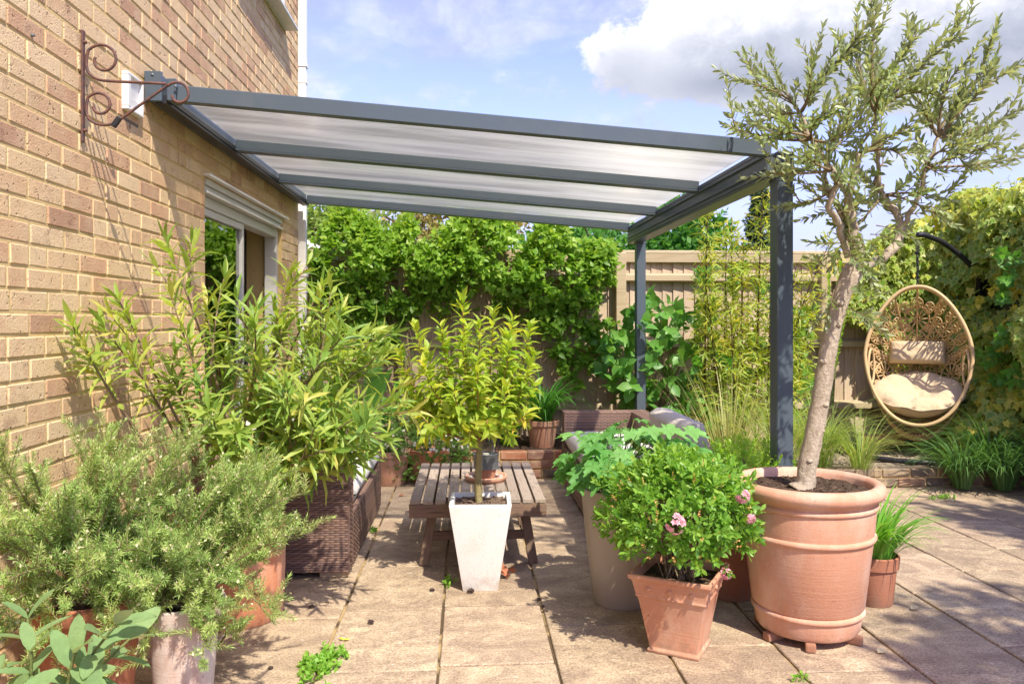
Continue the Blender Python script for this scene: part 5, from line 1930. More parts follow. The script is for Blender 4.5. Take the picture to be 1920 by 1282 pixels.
for h in heads:
    h = V3(*h)
    bs = V3(.064, 3.86, RN.uniform(.70, .80))
    out = (h - bs) * V3(1, 1, 0)
    mid = bs + out * .85 + UP * (h[2] - bs[2]) * .30
    if h[2] < .85: mid = bs + out * .6 + UP * .14
    p = bez(bs, mid, h, 10)
    st.tube(p, np.linspace(.0055, .002, 10), 5, False)
    leaves_along(GL, GOLD_L, p, .0105, 1, 58, .074, .42 + .25 * (h[2] < .95) * RN.random() + RN.uniform(-.1, .12), start=.33, droop=.10, sunup=.35)
    leaves_along(GL, GOLD_L, p, .013, 1, 70, .066, .35, start=.36, droop=.15, sunup=.35)
st.build('shoots', STEM_R, gs, kind='stuff')
GL.build('crown', L_GOLD, gs)

# ------------------------------------------------------------------ oleander
oleo = thing('oleander', (BT[0], BT[1], .38), 'tall leggy oleander with narrow leaves in the wide terracotta pot', 'shrub')
otips = [(-1.375, 2.839, 1.335, 0), (-1.35, 3.15, 1.43, 0), (-1.213, 3.275, 1.66, 0), (-1.047, 3.466, 1.54, 0), (-.793, 3.552, 1.55, 0), (-.651, 3.543, 1.50, 0), (-.413, 3.329, 1.31, 0), (-.292, 3.222, 1.03, 0), (-.557, 3.538, 1.40, 0),
         (-.336, 3.125, .90, 0), (-.855, 3.255, 1.39, 0), (-1.066, 3.066, 1.30, 0), (-.518, 3.035, .86, 0), (-1.28, 3.08, 1.22, 0)]
for _ in range(32):
    a = RN.uniform(0, 6.28); r_ = math.sqrt(RN.random())
    x = -.80 + .48 * r_ * math.cos(a); y = 3.40 + .42 * r_ * math.sin(a)
    if x < -1.36: continue
    z = .74 + .66 * RN.random() ** .9 - .25 * max(0, x + .75) 
    otips.append((x, y, z, 1))
OBJ_LEAF = Leaves(); OLF = Leaves(); st = MB(); bd = Leaves()
for _ in range(9):
    otips.append((RN.uniform(-.85, -.36), RN.uniform(3.05, 3.45), RN.uniform(.82, 1.10), 1))
for tp in otips:
    rand_ = tp[3]; tp = V3(*tp[:3]) - UP * .06
    a = RN.uniform(0, 6.28)
    bs = V3(BT[0] + .10 * math.cos(a), BT[1] + .10 * math.sin(a), .39)
    mid = bs * .45 + tp * .55 + UP * .12 + RN.normal(0, .05, 3)
    mid[0] = max(mid[0], -1.38)
    p = bez(bs, mid, tp, 14)
    st.tube(p, np.linspace(.0085, .0028, 14), 6, False)
    L_ = OBJ_LEAF if len(OBJ_LEAF.rec) < 262 and (not rand_ or tp[1] < 3.3) else OLF
    kp = L_ is OBJ_LEAF
    ln = np.linalg.norm(tp - bs)
    leaves_along(L_, OLEA_L, p, .036, 3, 50, .112, RN.uniform(.3, .75), start=1 - .30 / ln if ln > .5 else .4, whorl=True, droop=.10, keep=kp)
    leaves_along(OLF, OLEA_L, p, .06, 2, 62, .10, RN.uniform(.2, .6), start=max(.45, 1 - .42 / ln), droop=.22)
    # forks
    for k in range(1 + (RN.random() < .45)):
        i = RN.integers(8, 12)
        dd = nrm((p[i + 1] - p[i]) / np.linalg.norm(p[i + 1] - p[i]) + .75 * rdir() + UP * .3)
        ls = RN.uniform(.13, .28)
        e = p[i] + dd * ls
        e[0] = max(e[0], -1.40)
        sp = bez(p[i], p[i] + dd * ls * .5, e + UP * .03, 7)
        st.tube(sp, np.linspace(.004, .002, 7), 5, False)
        leaves_along(OLF, OLEA_L, sp, .032, 3, 50, .106, RN.uniform(.2, .85), start=.4, whorl=True, droop=.08)
st.build('stems', BARK_G, oleo, smooth=True, kind='stuff')
leaf_objects(OBJ_LEAF.rec[:300], 'leaf', L_OLEA, oleo, 6)
OLF.build('foliage', L_OLEA, oleo)

# ------------------------------------------------------------------ rosemary
def rosemary(c, z0, ntips, region, label, loc):
    rt = thing('rosemary', loc, label, 'shrub', 'rosemary bushes by the house wall')
    LN, FL, st = Leaves(), Leaves(), MB()
    for k in range(ntips):
        tp = V3(*region(k))
        tp[0] = max(tp[0], -1.42)
        a = RN.uniform(0, 6.28)
        bs = V3(c[0] + .05 * math.cos(a), c[1] + .05 * math.sin(a), z0)
        mid = bs + (tp - bs) * .45 + UP * RN.uniform(.05, .22) + RN.normal(0, .03, 3)
        mid[0] = max(mid[0], -1.41)
        p = bez(bs, mid, tp, 14)
        st.tube(p, np.linspace(.005, .0016, 14), 5, False)
        leaves_along(LN, NEEDLE, p, .0085, 4, 58, .024, RN.uniform(.2, .6), start=.45)
        q, tt, s = resample(p, .026)
        for i in range(len(q)):
            if s[i] < .32: continue
            dd = nrm(tt[i] * .5 + rdir() * .6 + UP * .75)
            L_ = RN.uniform(.035, .115)
            e = q[i] + dd * L_
            if e[0] < -1.435: continue
            sub = bez(q[i], q[i] + dd * L_ * .5 + UP * .01, e, 4)
            st.tube(sub, .0011, 3, False)
            ti = RN.uniform(.15, .8)
            leaves_along(LN, NEEDLE, sub, .0056, 4, 52, .0235, ti)
            m = 5
            m = 3
            pos = sub[RN.integers(1, 4, m)] + RN.normal(0, .006, (m, 3))
            FL.add(PETAL, pos, rdir(m), rdir(m), RN.uniform(.008, .015, m), RN.random(m))
    st.build('stems', BARK_G, rt, kind='stuff')
    LN.build('needles', L_ROSE, rt)
    FL.build('flowers', L_ROSF, rt)


rosemary(BP, .40, 74, lambda k: (RN.uniform(-1.42, -.88), RN.uniform(2.10, 3.0), .30 + .66 * RN.random() ** .85), 'bushy rosemary with pale blooms spreading against the brick wall', (BP[0], BP[1], .40))
def reg2(k):
    a = RN.uniform(-2.6, 1.5)
    r_ = RN.uniform(.18, .52)
    if -.7 < a < 1.2: r_ = RN.uniform(.15, .43)
    x, y = WP[0] + r_ * math.cos(a), WP[1] + r_ * math.sin(a) * .85
    if x > -.86 and y > 2.62: return x, y, RN.uniform(.50, .78)
    return x, y, RN.uniform(.24, .70) - .08 * (r_ > .4)
rosemary(WP, .345, 72, reg2, 'arching rosemary spilling out of the whitewashed pot', (WP[0], WP[1], .345))

# ------------------------------------------------------------------ sage
sg = thing('sage_plant', (SG[0], SG[1], .36), 'broad-leaved grey-green sage in the bottom left corner', 'herb')
SL_ = Leaves(); st = MB()
shoots = [((-.735, 1.70, .66), .35), ((-.90, 1.60, .57), .4), ((-1.00, 1.66, .58), .4), ((-.83, 1.56, .53), .4), ((-.97, 1.80, .64), .4), ((-.76, 1.82, .58), .5), ((-1.05, 1.55, .55), .5), ((-.80, 1.66, .62), .3), ((-.92, 1.72, .60), .3), ((-.70, 1.6, .56), .3)]
for tp, s0 in shoots:
    bs = V3(SG[0] + RN.normal(0, .03), SG[1] + RN.normal(0, .03), .36); tp = V3(*tp)
    p = bez(bs, bs * .5 + tp * .5 + UP * .05, tp, 9)
    st.tube(p, np.linspace(.005, .003, 9), 6, False)
    leaves_along(SL_, SAGE_L, p, .045, 2, 66, .088, .5, start=s0, whorl=False, droop=.12, sunup=.6, keep=True, jit=.3)
st.build('stems', STEM_G, sg, smooth=True, kind='stuff')
leaf_objects(SL_.rec[:120], 'leaf', L_SAGE, sg, 3)

# ------------------------------------------------------------------ azalea
AC = V3(.850, 3.08, .525)
az = thing('azalea', (AC[0], AC[1], .28), 'round bright green azalea with pink blooms in the square terracotta pot', 'shrub')
n_ = 900
d = rdir(n_); d[:, 2] = np.where(d[:, 2] < -.62, -d[:, 2], d[:, 2])
rad = V3(.285, .27, .215)
bump = 1 + .13 * np.sin(d[:, 0] * 7 + 1) * np.sin(d[:, 1] * 6) + .08 * np.sin(d[:, 2] * 9 + d[:, 0] * 4) + .10 * RN.normal(0, 1, n_) * .6
cen = AC + d * rad * (bump * RN.uniform(.72, 1.0, n_))[:, None]
AL = Leaves()
ax = nrm(d + UP * .45 + .35 * rdir(n_))
sprigs(AL, AZ_L, cen, ax, RN.uniform(.02, .05, n_), 9, .034, 66, .35 + .35 * (d[:, 2] * .5 + .5) * RN.uniform(.5, 1.2, n_))
st = MB()
for k in range(60):
    e = cen[RN.integers(0, n_)]
    st.tube(bez(V3(.845, 3.085, .28) + RN.normal(0, .03, 3) * V3(1, 1, 0), (AC + e) / 2 + UP * .02, e, 6), np.linspace(.004, .0012, 6), 4, False)
st.build('stems', BARK_G, az, kind='stuff')
AL.build('foliage', L_AZAL, az)
BUD = Leaves()
n2 = 42
dd = nrm(V3(-.15, -.75, .35) + .75 * rdir(n2)); dd[:, 1] = -abs(dd[:, 1])
bc = AC + dd * rad * 1.03
sprigs(BUD, PETAL, bc, nrm(dd + UP * .8), RN.uniform(.02, .035, n2), 9, .008, 60, .5, .3)
BUD.build('faded_buds', L_AZBUD, az)
flw = [(-.09, -.245, .035, .036), (.17, -.18, .11, .022), (.20, -.17, .03, .015), (.10, -.215, -.15, .015)]
for fx, fy, fz, fr_ in flw:
    PK = Leaves()
    c_ = AC + V3(fx, fy, fz) * 1.06
    m = 26
    q = rdir(m); q[:, 1] = -abs(q[:, 1])
    for k in range(5):
        u_, v_ = perp_frame(q)
        ph = k * 2 * pi / 5
        pd = nrm(q * .45 + np.cos(ph) * u_ + np.sin(ph) * v_)
        PK.add(PETAL, c_ + q * fr_, pd, q, np.full(m, .013), RN.random(m))
    PK.build('flower_cluster', L_PINK, az, kind=None)

# ------------------------------------------------------------------ japanese anemone
an = thing('anemone_plant', (GP[0], GP[1], .49), 'mound of lobed fresh green leaves overflowing the taupe pot', 'plant')
PL = Leaves(); st = MB()
n_ = 130
k_ = 0
while k_ < n_:
    d1 = rdir()
    if d1[2] < -.25: continue
    hx = V3(.34, .28, .22)
    if d1[0] < 0: hx = V3(.31, .28, .22)
    pos = V3(.76, 3.58, .625) + d1 * hx * RN.uniform(.62, 1.02)
    out = nrm(d1 * V3(1, 1, .1) + RN.normal(0, .35, 3))
    ld = nrm(out * V3(1, 1, 0) + UP * RN.uniform(-.75, -.05))
    sz = RN.uniform(.09, .175)
    PL.add(PALM, pos[None], ld, nrm(UP * .9 + d1 * .5 + V3(0, -.25, 0) + .25 * rdir()), sz, min(.99, max(0, .35 + .4 * d1[2] + RN.normal(0, .2))), True)
    st.tube(bez(V3(GP[0], GP[1], .48) + RN.normal(0, .04, 3) * V3(1, 1, 0), V3(GP[0], GP[1], .62) + (pos - V3(GP[0], GP[1], .6)) * .4, pos, 6), np.linspace(.003, .0018, 6), 4, False)
    k_ += 1
st.build('stalks', STEM_G, an, kind='stuff')
leaf_objects(PL.rec, 'leaf', L_ANEM, an, 6)

# ------------------------------------------------------------------ small box-like shrub
bxs = thing('euonymus_shrub', (DP[0], DP[1], .30), 'small yellow-green shrub between the right sofa and olive pot', 'shrub')
n_ = 420
d = rdir(n_); d[:, 2] = np.abs(d[:, 2]) * np.where(RN.random(n_) < .8, 1, -.6)
cen = V3(1.33, 3.74, .50) + d * V3(.23, .20, .20) * RN.uniform(.6, 1.05, n_)[:, None]
BL = Leaves()
sprigs(BL, AZ_L, cen, nrm(d + UP * .9), RN.uniform(.03, .06, n_), 9, .022, 55, .3 + .4 * np.clip(d[:, 2], 0, 1))
st = MB()
for k in range(40):
    st.tube(bez(V3(DP[0], DP[1], .29), V3(1.29, 3.70, .42), cen[k], 5), np.linspace(.004, .0012, 5), 4, False)
st.build('stems', BARK_G, bxs, kind='stuff')
BL.build('foliage', L_BOX, bxs)

# ------------------------------------------------------------------ strappy plants
def strap(name, c, z, n, ln, wd, arch, matl, label, spread=.05, cat='plant', tint=.5, group=None, bias=None, base_r=None):
    rt = thing(name, (c[0], c[1], z), label, cat, group)
    L_ = Leaves()
    a = RN.uniform(0, 2 * pi, n)
    dirs = np.stack([np.cos(a), np.sin(a), np.zeros(n)], 1)
    if bias is not None: dirs = nrm(dirs + np.array(bias))
    r_ = spread * np.sqrt(RN.random(n))
    base = np.stack([c[0] + r_ * np.cos(a), c[1] + r_ * np.sin(a), np.full(n, z)], 1)
    blades(L_, base, dirs, ln * RN.uniform(.55, 1.1, n), wd * RN.uniform(.7, 1.2, n), arch * RN.uniform(.5, 1.25, n), tint, 7)
    L_.build('blades', matl, rt)
    return rt


strap('spring_bulbs', SP, .19, 190, .40, .014, 1.6, L_BULB, 'tuft of strappy green leaves in the small terracotta pot', .075, bias=(.0, -.25, 0))
strap('daylily', (.66, 6.86), .40, 120, .62, .022, 2.2, L_LILY, 'arching daylily leaves in the pot behind the table', .08)
strap('daylily', (.36, 6.98), .19, 70, .60, .020, 2.2, L_LILY, 'arching strap leaves behind the golden standard, left of the daylily pot', .06)
strap('ornamental_grass', (2.42, 6.02), .02, 230, .95, .0055, 1.6, L_GRASS, 'fine arching grass behind the olive trunk', .10, 'grass')
strap('ornamental_grass', (2.80, 6.12), .12, 260, .85, .006, 1.9, L_GRASS, 'fountain of green grass blades beside the gravel bed', .10, 'grass')
strap('ornamental_grass', (3.08, 5.99), .12, 150, .62, .006, 2.1, L_GRASS, 'low arching grass on the brick edging left of the chair ring', .07, 'grass')
strap('feather_grass', (2.05, 6.05), .02, 200, 1.05, .0042, .55, L_GRASS, 'upright straw-tinted grass just left of the front pergola post', .09, 'grass', .8)
for k, (x, y) in enumerate([(3.78, 5.80), (4.05, 5.72), (4.32, 5.58), (4.42, 5.22), (4.12, 5.98), (4.42, 5.88)]):
    strap('lilyturf', (x, y), .02 if y < 5.9 else .12, 190, .60, .012, 2.0, L_LIRI, ['dark lilyturf clump nearest the egg chair ring', 'second dark lilyturf clump along the patio edge', 'third dark lilyturf clump under the ivy hedge',
          'lilyturf clump nearest the right edge of the patio', 'lilyturf clump on the brick edging beneath the ivy', 'lilyturf clump at the foot of the ivy hedge'][k], .06, 'plant', .4, 'lilyturf clumps under the ivy hedge', (-.5, -.5, 0))

# ------------------------------------------------------------------ climber on the fence
cl = thing('fence_climber', (.1, 7.4, .2), 'bright green climbing shrub trained along the back fence', 'climber')
N0 = 3000
x = RN.uniform(-1.42, 1.36, N0)
topz = 2.20 - .26 * np.exp(-((x - .52) / .10) ** 2) + .10 * np.sin(x * 4.1 + .6) + .06 * np.sin(x * 9.7) - .25 * np.clip((np.abs(x) - 1.1) / .3, 0, 1)
botz = np.interp(x, [-1.4, -1.25, -.95, -.6, -.2, .45, .75, 1.0, 1.2, 1.36], [1.65, 1.20, .92, 1.18, 1.32, 1.30, 1.05, 1.15, 1.35, 1.6])
z = botz + (topz - botz) * RN.random(N0) ** .75
keepm = RN.random(N0) < np.where(z < botz + .25, .5, .9)
keepm &= (np.sin(x * 6.1 + z * 3.2) * np.sin(z * 7.3 - x * 2.1 + 1) + .45 * np.sin(x * 13 - z * 9)) < RN.uniform(.15, .95, N0)
dep = .10 + .22 * np.sin(np.clip((z - botz) / (topz - botz), 0, 1) * pi * .85)
y = 7.54 - dep * RN.random(N0) ** .5
cen = np.stack([x, y, z], 1)[keepm]
wisp = []
for (xa_, za_, xb_, zb_, n_) in [(-1.05, 1.2, -.55, .95, 40), (-.95, 1.3, -.9, 1.02, 30), (.7, 1.4, 1.0, .78, 50), (.95, 1.3, 1.28, 1.02, 45), (1.0, .85, 1.35, 1.0, 40), (-1.3, 1.7, -1.45, 1.55, 18), (.85, 1.0, .98, .72, 22), (1.1, 1.2, 1.35, 1.25, 25)]:
    t_ = RN.random(n_)
    wisp.append(np.stack([xa_ + (xb_ - xa_) * t_ + RN.normal(0, .04, n_), 7.44 - RN.random(n_) * .12, za_ + (zb_ - za_) * t_ + RN.normal(0, .04, n_)], 1))
cen = np.vstack([cen] + wisp)
n_ = len(cen)
ax = nrm(V3(0, -.55, .55) + .75 * rdir(n_))
CLF = Leaves()
hgt = np.clip((cen[:, 2] - 1.2) / 1.0, 0, 1)
sprigs(CLF, OVATE, cen, ax, RN.uniform(.05, .12, n_), 6, .068, 62, .25 + .45 * hgt, droop=.22)
m_ = cen[:, 2] > 2.08
sprigs(CLF, OVATE, cen[m_], nrm(UP + .35 * rdir(m_.sum())), RN.uniform(.08, .16, m_.sum()), 7, .058, 55, .7)
st = MB()
for bx_, tx, tz in [(-.55, -1.0, 1.9), (-.5, -.6, 2.0), (-.1, -.35, 1.95), (.02, .05, 2.0), (.12, .3, 2.0), (.42, .6, 1.9), (.5, .9, 1.95), (.55, 1.15, 1.8), (.45, .75, 1.7), (-.05, -.2, 1.7)]:
    st.tube(bez((bx_, 7.42, .15), (bx_ + RN.normal(0, .05), 7.40, 1.15), (tx, 7.40, tz), 9) + RN.normal(0, .008, (9, 3)), np.linspace(.015, .006, 9), 6, False)
for k in range(70):
    e = cen[RN.integers(0, n_)]
    bs = V3(e[0] * .85, 7.41, max(.9, e[2] - .45))
    st.tube(bez(bs, (bs + e) / 2 + RN.normal(0, .03, 3), e, 5), np.linspace(.006, .002, 5), 4, False)
st.build('stems', BARK_G, cl, smooth=True, kind='stuff')
CLF.build('foliage', L_CLIMB, cl)

# ------------------------------------------------------------------ broad leaved shrub by the back post
hy = thing('climbing_hydrangea', (1.65, 7.1, .19), 'broad glossy-leaved shrub around the back pergola post', 'shrub')
HL = Leaves(); HR = Leaves(); st = MB()
n_ = 95
for k in range(n_):
    a = RN.uniform(0, 6.28)
    r_ = math.sqrt(RN.random())
    e = V3(1.74 + .56 * r_ * math.cos(a), RN.uniform(6.55, 7.35), .98 + .54 * r_ * math.sin(a))
    if abs(e[0] - 1.49) < .06 and abs(e[1] - 6.7) < .08: e[1] -= .15
    ax_ = nrm(V3(0, -.6, .5) + .8 * rdir())
    Lx = HL if (e[1] < 7.1 and len(HL.rec) < 285) else HR
    sub = bez(e - ax_ * .10, e - ax_ * .04, e + ax_ * .05, 4)
    leaves_along(Lx, BROAD, sub, .045, 2, 66, .118, RN.uniform(.15, .85), start=.05, whorl=False, droop=.18, keep=Lx is HL, jit=.35)
    if k % 2 == 0:
        st.tube(bez((1.75 + RN.normal(0, .06), 7.1, .17), (1.7, 7.0, .55), e, 7), np.linspace(.008, .0025, 7), 5, False)
for (x_, y_, z_) in [(1.85, 6.6, .42), (1.95, 6.55, .36), (2.1, 6.6, .5), (1.75, 6.58, .36), (2.2, 6.7, .62), (2.95, 6.95, .95), (3.05, 7.0, 1.15), (2.95, 7.0, 1.35), (3.1, 7.05, .75), (2.9, 6.95, .6), (2.75, 7.0, 1.1), (2.7, 7.0, 1.5), (2.45, 7.1, 1.6), (2.2, 7.1, 1.7), (2.25, 7.1, 1.4), (2.6, 7.05, .9)]:
    for q in range(4):
        e = V3(x_, y_, z_) + RN.normal(0, .07, 3); ax_ = nrm(V3(0, -.6, .6) + .8 * rdir())
        leaves_along(HR, BROAD, bez(e - ax_ * .1, e, e + ax_ * .04, 4), .04, 2, 66, .105, RN.uniform(.2, .9), droop=.15, jit=.3)
st.build('stems', BARK_G, hy, smooth=True, kind='stuff')
leaf_objects(HL.rec[:299], 'leaf', L_HYD, hy, 6)
HR.build('foliage', L_HYD, hy)

# ------------------------------------------------------------------ bamboo
bm_ = thing('golden_bamboo', (2.4, 6.65, .12), 'golden-leaved bamboo with dark canes beside the front pergola post', 'bamboo')
BL = Leaves(); st = MB()
culms = [((2.02, 6.60), (2.045, 6.58, 2.25)), ((2.22, 6.70), (2.24, 6.68, 1.95)), ((2.36, 6.62), (2.345, 6.6, 1.68)), ((2.48, 6.66), (2.54, 6.62, 2.42)), ((2.60, 6.7), (2.66, 6.66, 2.15)), ((2.55, 6.62), (3.12, 6.58, 1.98)),
         ((2.72, 6.75), (2.86, 6.7, 1.75)), ((2.12, 6.75), (2.08, 6.75, 1.85)), ((2.42, 6.8), (2.45, 6.85, 2.0)), ((2.80, 6.72), (2.98, 6.6, 1.45)), ((2.15, 6.58), (2.0, 6.45, 1.5)), ((2.34, 6.72), (2.30, 6.75, 2.1)), ((2.66, 6.62), (2.80, 6.5, 1.3)), ((2.28, 6.6), (2.2, 6.45, 1.35))]
for (bx_, by_), tp in culms:
    bs, tp = V3(bx_, by_, .1), V3(*tp)
    p = bez(bs, bs * .5 + tp * .5 + V3((bx_ - tp[0]) * .25, 0, .1), tp, 16)
    st.tube(p, np.linspace(.0095, .003, 16), 6, False)
    q, tt, s = resample(p, .085)
    for i in range(len(q)):
        if s[i] < .13: continue
        for k in range(5):
            dd = nrm(rdir() * V3(1, 1, .4) + UP * .55 + tt[i] * .3)
            L_ = RN.uniform(.09, .24) * (1.15 - .55 * s[i])
            e = q[i] + dd * L_ - UP * L_ * .25
            sub = bez(q[i], q[i] + dd * L_ * .6, e, 5)
            st.tube(sub, .0013, 3, False)
            leaves_along(BL, BAMB_L, sub, .020, 1, 45, .098, RN.uniform(.15, .95) * (.55 + .45 * s[i]), start=.2, droop=.30)
st.build('canes', STEM_B, bm_, smooth=True, kind='stuff')
BL.build('foliage', L_BAMB, bm_)

# ------------------------------------------------------------------ ivy hedge
iv = thing('ivy_hedge', (5.0, 5.6, 0), 'tall hedge of variegated ivy along the right side', 'hedge')
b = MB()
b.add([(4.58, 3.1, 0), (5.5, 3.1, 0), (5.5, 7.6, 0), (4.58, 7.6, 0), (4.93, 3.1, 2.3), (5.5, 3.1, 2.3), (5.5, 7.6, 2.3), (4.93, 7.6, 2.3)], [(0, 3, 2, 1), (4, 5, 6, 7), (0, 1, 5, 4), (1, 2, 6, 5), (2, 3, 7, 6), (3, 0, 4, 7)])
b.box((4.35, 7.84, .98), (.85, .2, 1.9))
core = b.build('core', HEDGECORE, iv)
N0 = 11500
IV, IVG = Leaves(), Leaves()
yy = RN.uniform(3.3, 7.62, N0) ; yy = np.where(RN.random(N0) < .72, RN.uniform(5.9, 7.62, N0), yy)
zz = RN.uniform(.02, 2.44, N0)
bul = .13 * np.sin(yy * 3.1 + zz * 2.3) + .11 * np.sin(yy * 6.3 - zz * 4.7 + 1.2) + .06 * np.sin(zz * 8.2 + yy * 1.7)
xx = 4.40 + .42 * zz / 2.4 - bul * .8 + RN.uniform(-.09, .12, N0) - .10 * (zz < .5) * RN.random(N0)
hole = np.sin(yy * 9.1 + 2) * np.sin(zz * 8.3 + yy * 2) + .5 * np.sin(yy * 17 + zz * 13)
km = (hole < .48) | (RN.random(N0) < .20)
pf = np.stack([xx, yy, zz], 1)[km]
nf = nrm(V3(-.55, -.40, .70) + .55 * rdir(len(pf)))
# top
n2 = 4200
pt = np.stack([RN.uniform(4.72, 5.5, n2), np.where(RN.random(n2) < .7, RN.uniform(5.6, 7.75, n2), RN.uniform(3.2, 5.6, n2)), np.zeros(n2)], 1)
pt[:, 2] = 2.42 + .07 * np.sin(pt[:, 1] * 4.4) + .05 * np.sin(pt[:, 0] * 9 + pt[:, 1] * 2) + RN.uniform(-.06, .09, n2) - .16 * np.clip((4.92 - pt[:, 0]) / .2, 0, 1)
nt_ = nrm(V3(-.2, -.3, 1) + .5 * rdir(n2))
# the ivy spreads over the end of the fence
n3 = 4200
pe = np.stack([RN.uniform(3.62, 4.65, n3), np.zeros(n3), np.zeros(n3)], 1)
tp_ = np.interp(pe[:, 0], [3.62, 3.85, 4.1, 4.65], [1.55, 2.0, 2.22, 2.36]); bt_ = np.interp(pe[:, 0], [3.62, 3.9, 4.1, 4.3], [1.35, 1.25, .9, .1])
pe[:, 2] = bt_ + (tp_ - bt_) * RN.random(n3)
pe[:, 1] = 7.50 - .14 * RN.random(n3) - .16 * np.clip((pe[:, 0] - 3.8) / .8, 0, 1)
ne = nrm(V3(-.15, -.75, .55) + .55 * rdir(n3))
P_ = np.vstack([pf, pt, pe]); Nn = np.vstack([nf, nt_, ne])
dn = nrm(V3(-.25, -.2, -.85) + .55 * rdir(len(P_)))
low = P_[:, 2] < .75
gold = (RN.random(len(P_)) < np.where(low, .30, .045)) | ((np.sin(P_[:, 1] * 5) * np.sin(P_[:, 2] * 4.3 + 1) > .82) & (RN.random(len(P_)) < .5))
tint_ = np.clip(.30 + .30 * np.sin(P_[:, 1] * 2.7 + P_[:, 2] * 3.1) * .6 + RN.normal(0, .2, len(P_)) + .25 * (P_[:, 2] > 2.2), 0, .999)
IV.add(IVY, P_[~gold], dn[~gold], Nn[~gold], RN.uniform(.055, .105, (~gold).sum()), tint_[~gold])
IVG.add(IVY, P_[gold], dn[gold], Nn[gold], RN.uniform(.055, .10, gold.sum()), RN.random(gold.sum()))
stv = MB()
for k in range(150):
    y_ = RN.uniform(5.9, 7.6)
    if k % 3 == 0: bs, dd = V3(RN.uniform(4.75, 5.2), y_, 2.42), nrm(V3(-.3, -.2, 1) + .5 * rdir())
    else:
        z_ = RN.uniform(.3, 2.4); bs, dd = V3(4.42 + .42 * z_ / 2.4, y_, z_), nrm(V3(-.75, -.35, .35) + .5 * rdir())
    L_ = RN.uniform(.12, .26)
    p = bez(bs, bs + dd * L_ * .6, bs + dd * L_ - UP * L_ * .35, 6)
    stv.tube(p, np.linspace(.003, .0012, 6), 4, False)
    leaves_along(IV if k % 4 else IVG, IVY, p, .032, 1, 62, .062, RN.uniform(.3, .9), start=.1, droop=.35)
stv.build('shoots', STEM_G, iv, kind='stuff')
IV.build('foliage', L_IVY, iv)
IVG.build('golden_foliage', L_IVYY, iv)
# plain green shoots leaning in at the right edge
EL = Leaves(); st = MB()
for k in range(22):
    bs = V3(4.58, RN.uniform(6.0, 6.5), RN.uniform(.7, 2.0)); dd = nrm(V3(-.55, -.5, .15) + .5 * rdir())
    p = bez(bs, bs + dd * .14, bs + dd * .26 - UP * .03, 6)
    st.tube(p, np.linspace(.004, .002, 6), 5, False)
    leaves_along(EL, OVATE, p, .03, 2, 60, .085, .5, start=.2, droop=.15)
es = thing('elder_shrub', (4.6, 6.2, .5), 'plain green leafy shoots poking out of the ivy at the right edge', 'shrub')
st.tube([(4.62, 6.2, .02), (4.64, 6.25, 1.0), (4.62, 6.25, 2.0)], [.012, .009, .004], 6, False)
st.build('stems', STEM_R, es, kind='stuff'); EL.build('foliage', L_HYD, es)

# yellow flowering broom between fence and egg chair
yb_ = thing('yellow_broom', (3.50, 7.25, .12), 'yellow-flowered wispy shrub beside the egg chair', 'shrub')
YL, YG, st = Leaves(), Leaves(), MB()
for tp in [(3.46, 7.12, 1.50), (3.52, 7.2, 1.62), (3.60, 7.2, 1.56), (3.66, 7.25, 1.72), (3.42, 7.25, 1.75), (3.56, 7.3, 1.85), (3.38, 7.2, 1.30), (3.70, 7.3, 1.9)]:
    tp = V3(*tp)
    p = bez((3.50, 7.3, .1), (3.46, 7.35, .9), tp, 9)
    st.tube(p, np.linspace(.006, .002, 9), 5, False)
    leaves_along(YG, AZ_L, p, .02, 2, 45, .05, .5, start=.5)
    m = 12
    cc = tp + RN.normal(0, .035, (m, 3))
    sprigs(YL, PETAL, cc, rdir(m), .02, 7, .02, 70, .5)
st.build('stems', STEM_G, yb_, kind='stuff'); YG.build('foliage', L_BOX, yb_); YL.build('flowers', L_YELLOW, yb_)

# ------------------------------------------------------------------ plants behind the table on the left
er = thing('trailing_daisies', (-.30, 6.36, .24), 'mound of small white daisies trailing beside the brick bed', 'flowers')
EL, FL = Leaves(), Leaves()
n_ = 700
d = rdir(n_); d[:, 2] = np.abs(d[:, 2]) * np.where(RN.random(n_) < .55, 1, -1)
cen = V3(-.34, 6.34, .26) + d * V3(.36, .24, .24) * RN.uniform(.65, 1.05, n_)[:, None]
cen[:, 2] = np.maximum(cen[:, 2], .01)
sprigs(EL, SMALL, cen, nrm(d + UP * .6), RN.uniform(.03, .07, n_), 8, .030, 50, .4)
EL.build('foliage', L_DAISYF, er)
m = 60
q = rdir(m); q[:, 1] = -np.abs(q[:, 1]); q[:, 2] = np.abs(q[:, 2]) * .9
fp = V3(-.34, 6.34, .28) + q * V3(.38, .27, .26)
for k in range(9):
    u_, v_ = perp_frame(nrm(q + UP * .3))
    pd = np.cos(k * .698) * u_ + np.sin(k * .698) * v_
    FL.add(PETAL, fp, pd, q, np.full(m, .014), RN.random(m))
FL.build('daisies', L_WHITE, er)
FC = Leaves(); FC.add(T_fan([(math.cos(a), math.sin(a)) for a in np.linspace(0, 6.28, 7)[:-1]], (0, 0, .4)), fp + nrm(q) * .002, perp_frame(nrm(q + UP * .3))[0], q, np.full(m, .005), .5); FC.build('daisy_centres', L_YELLOW, er)

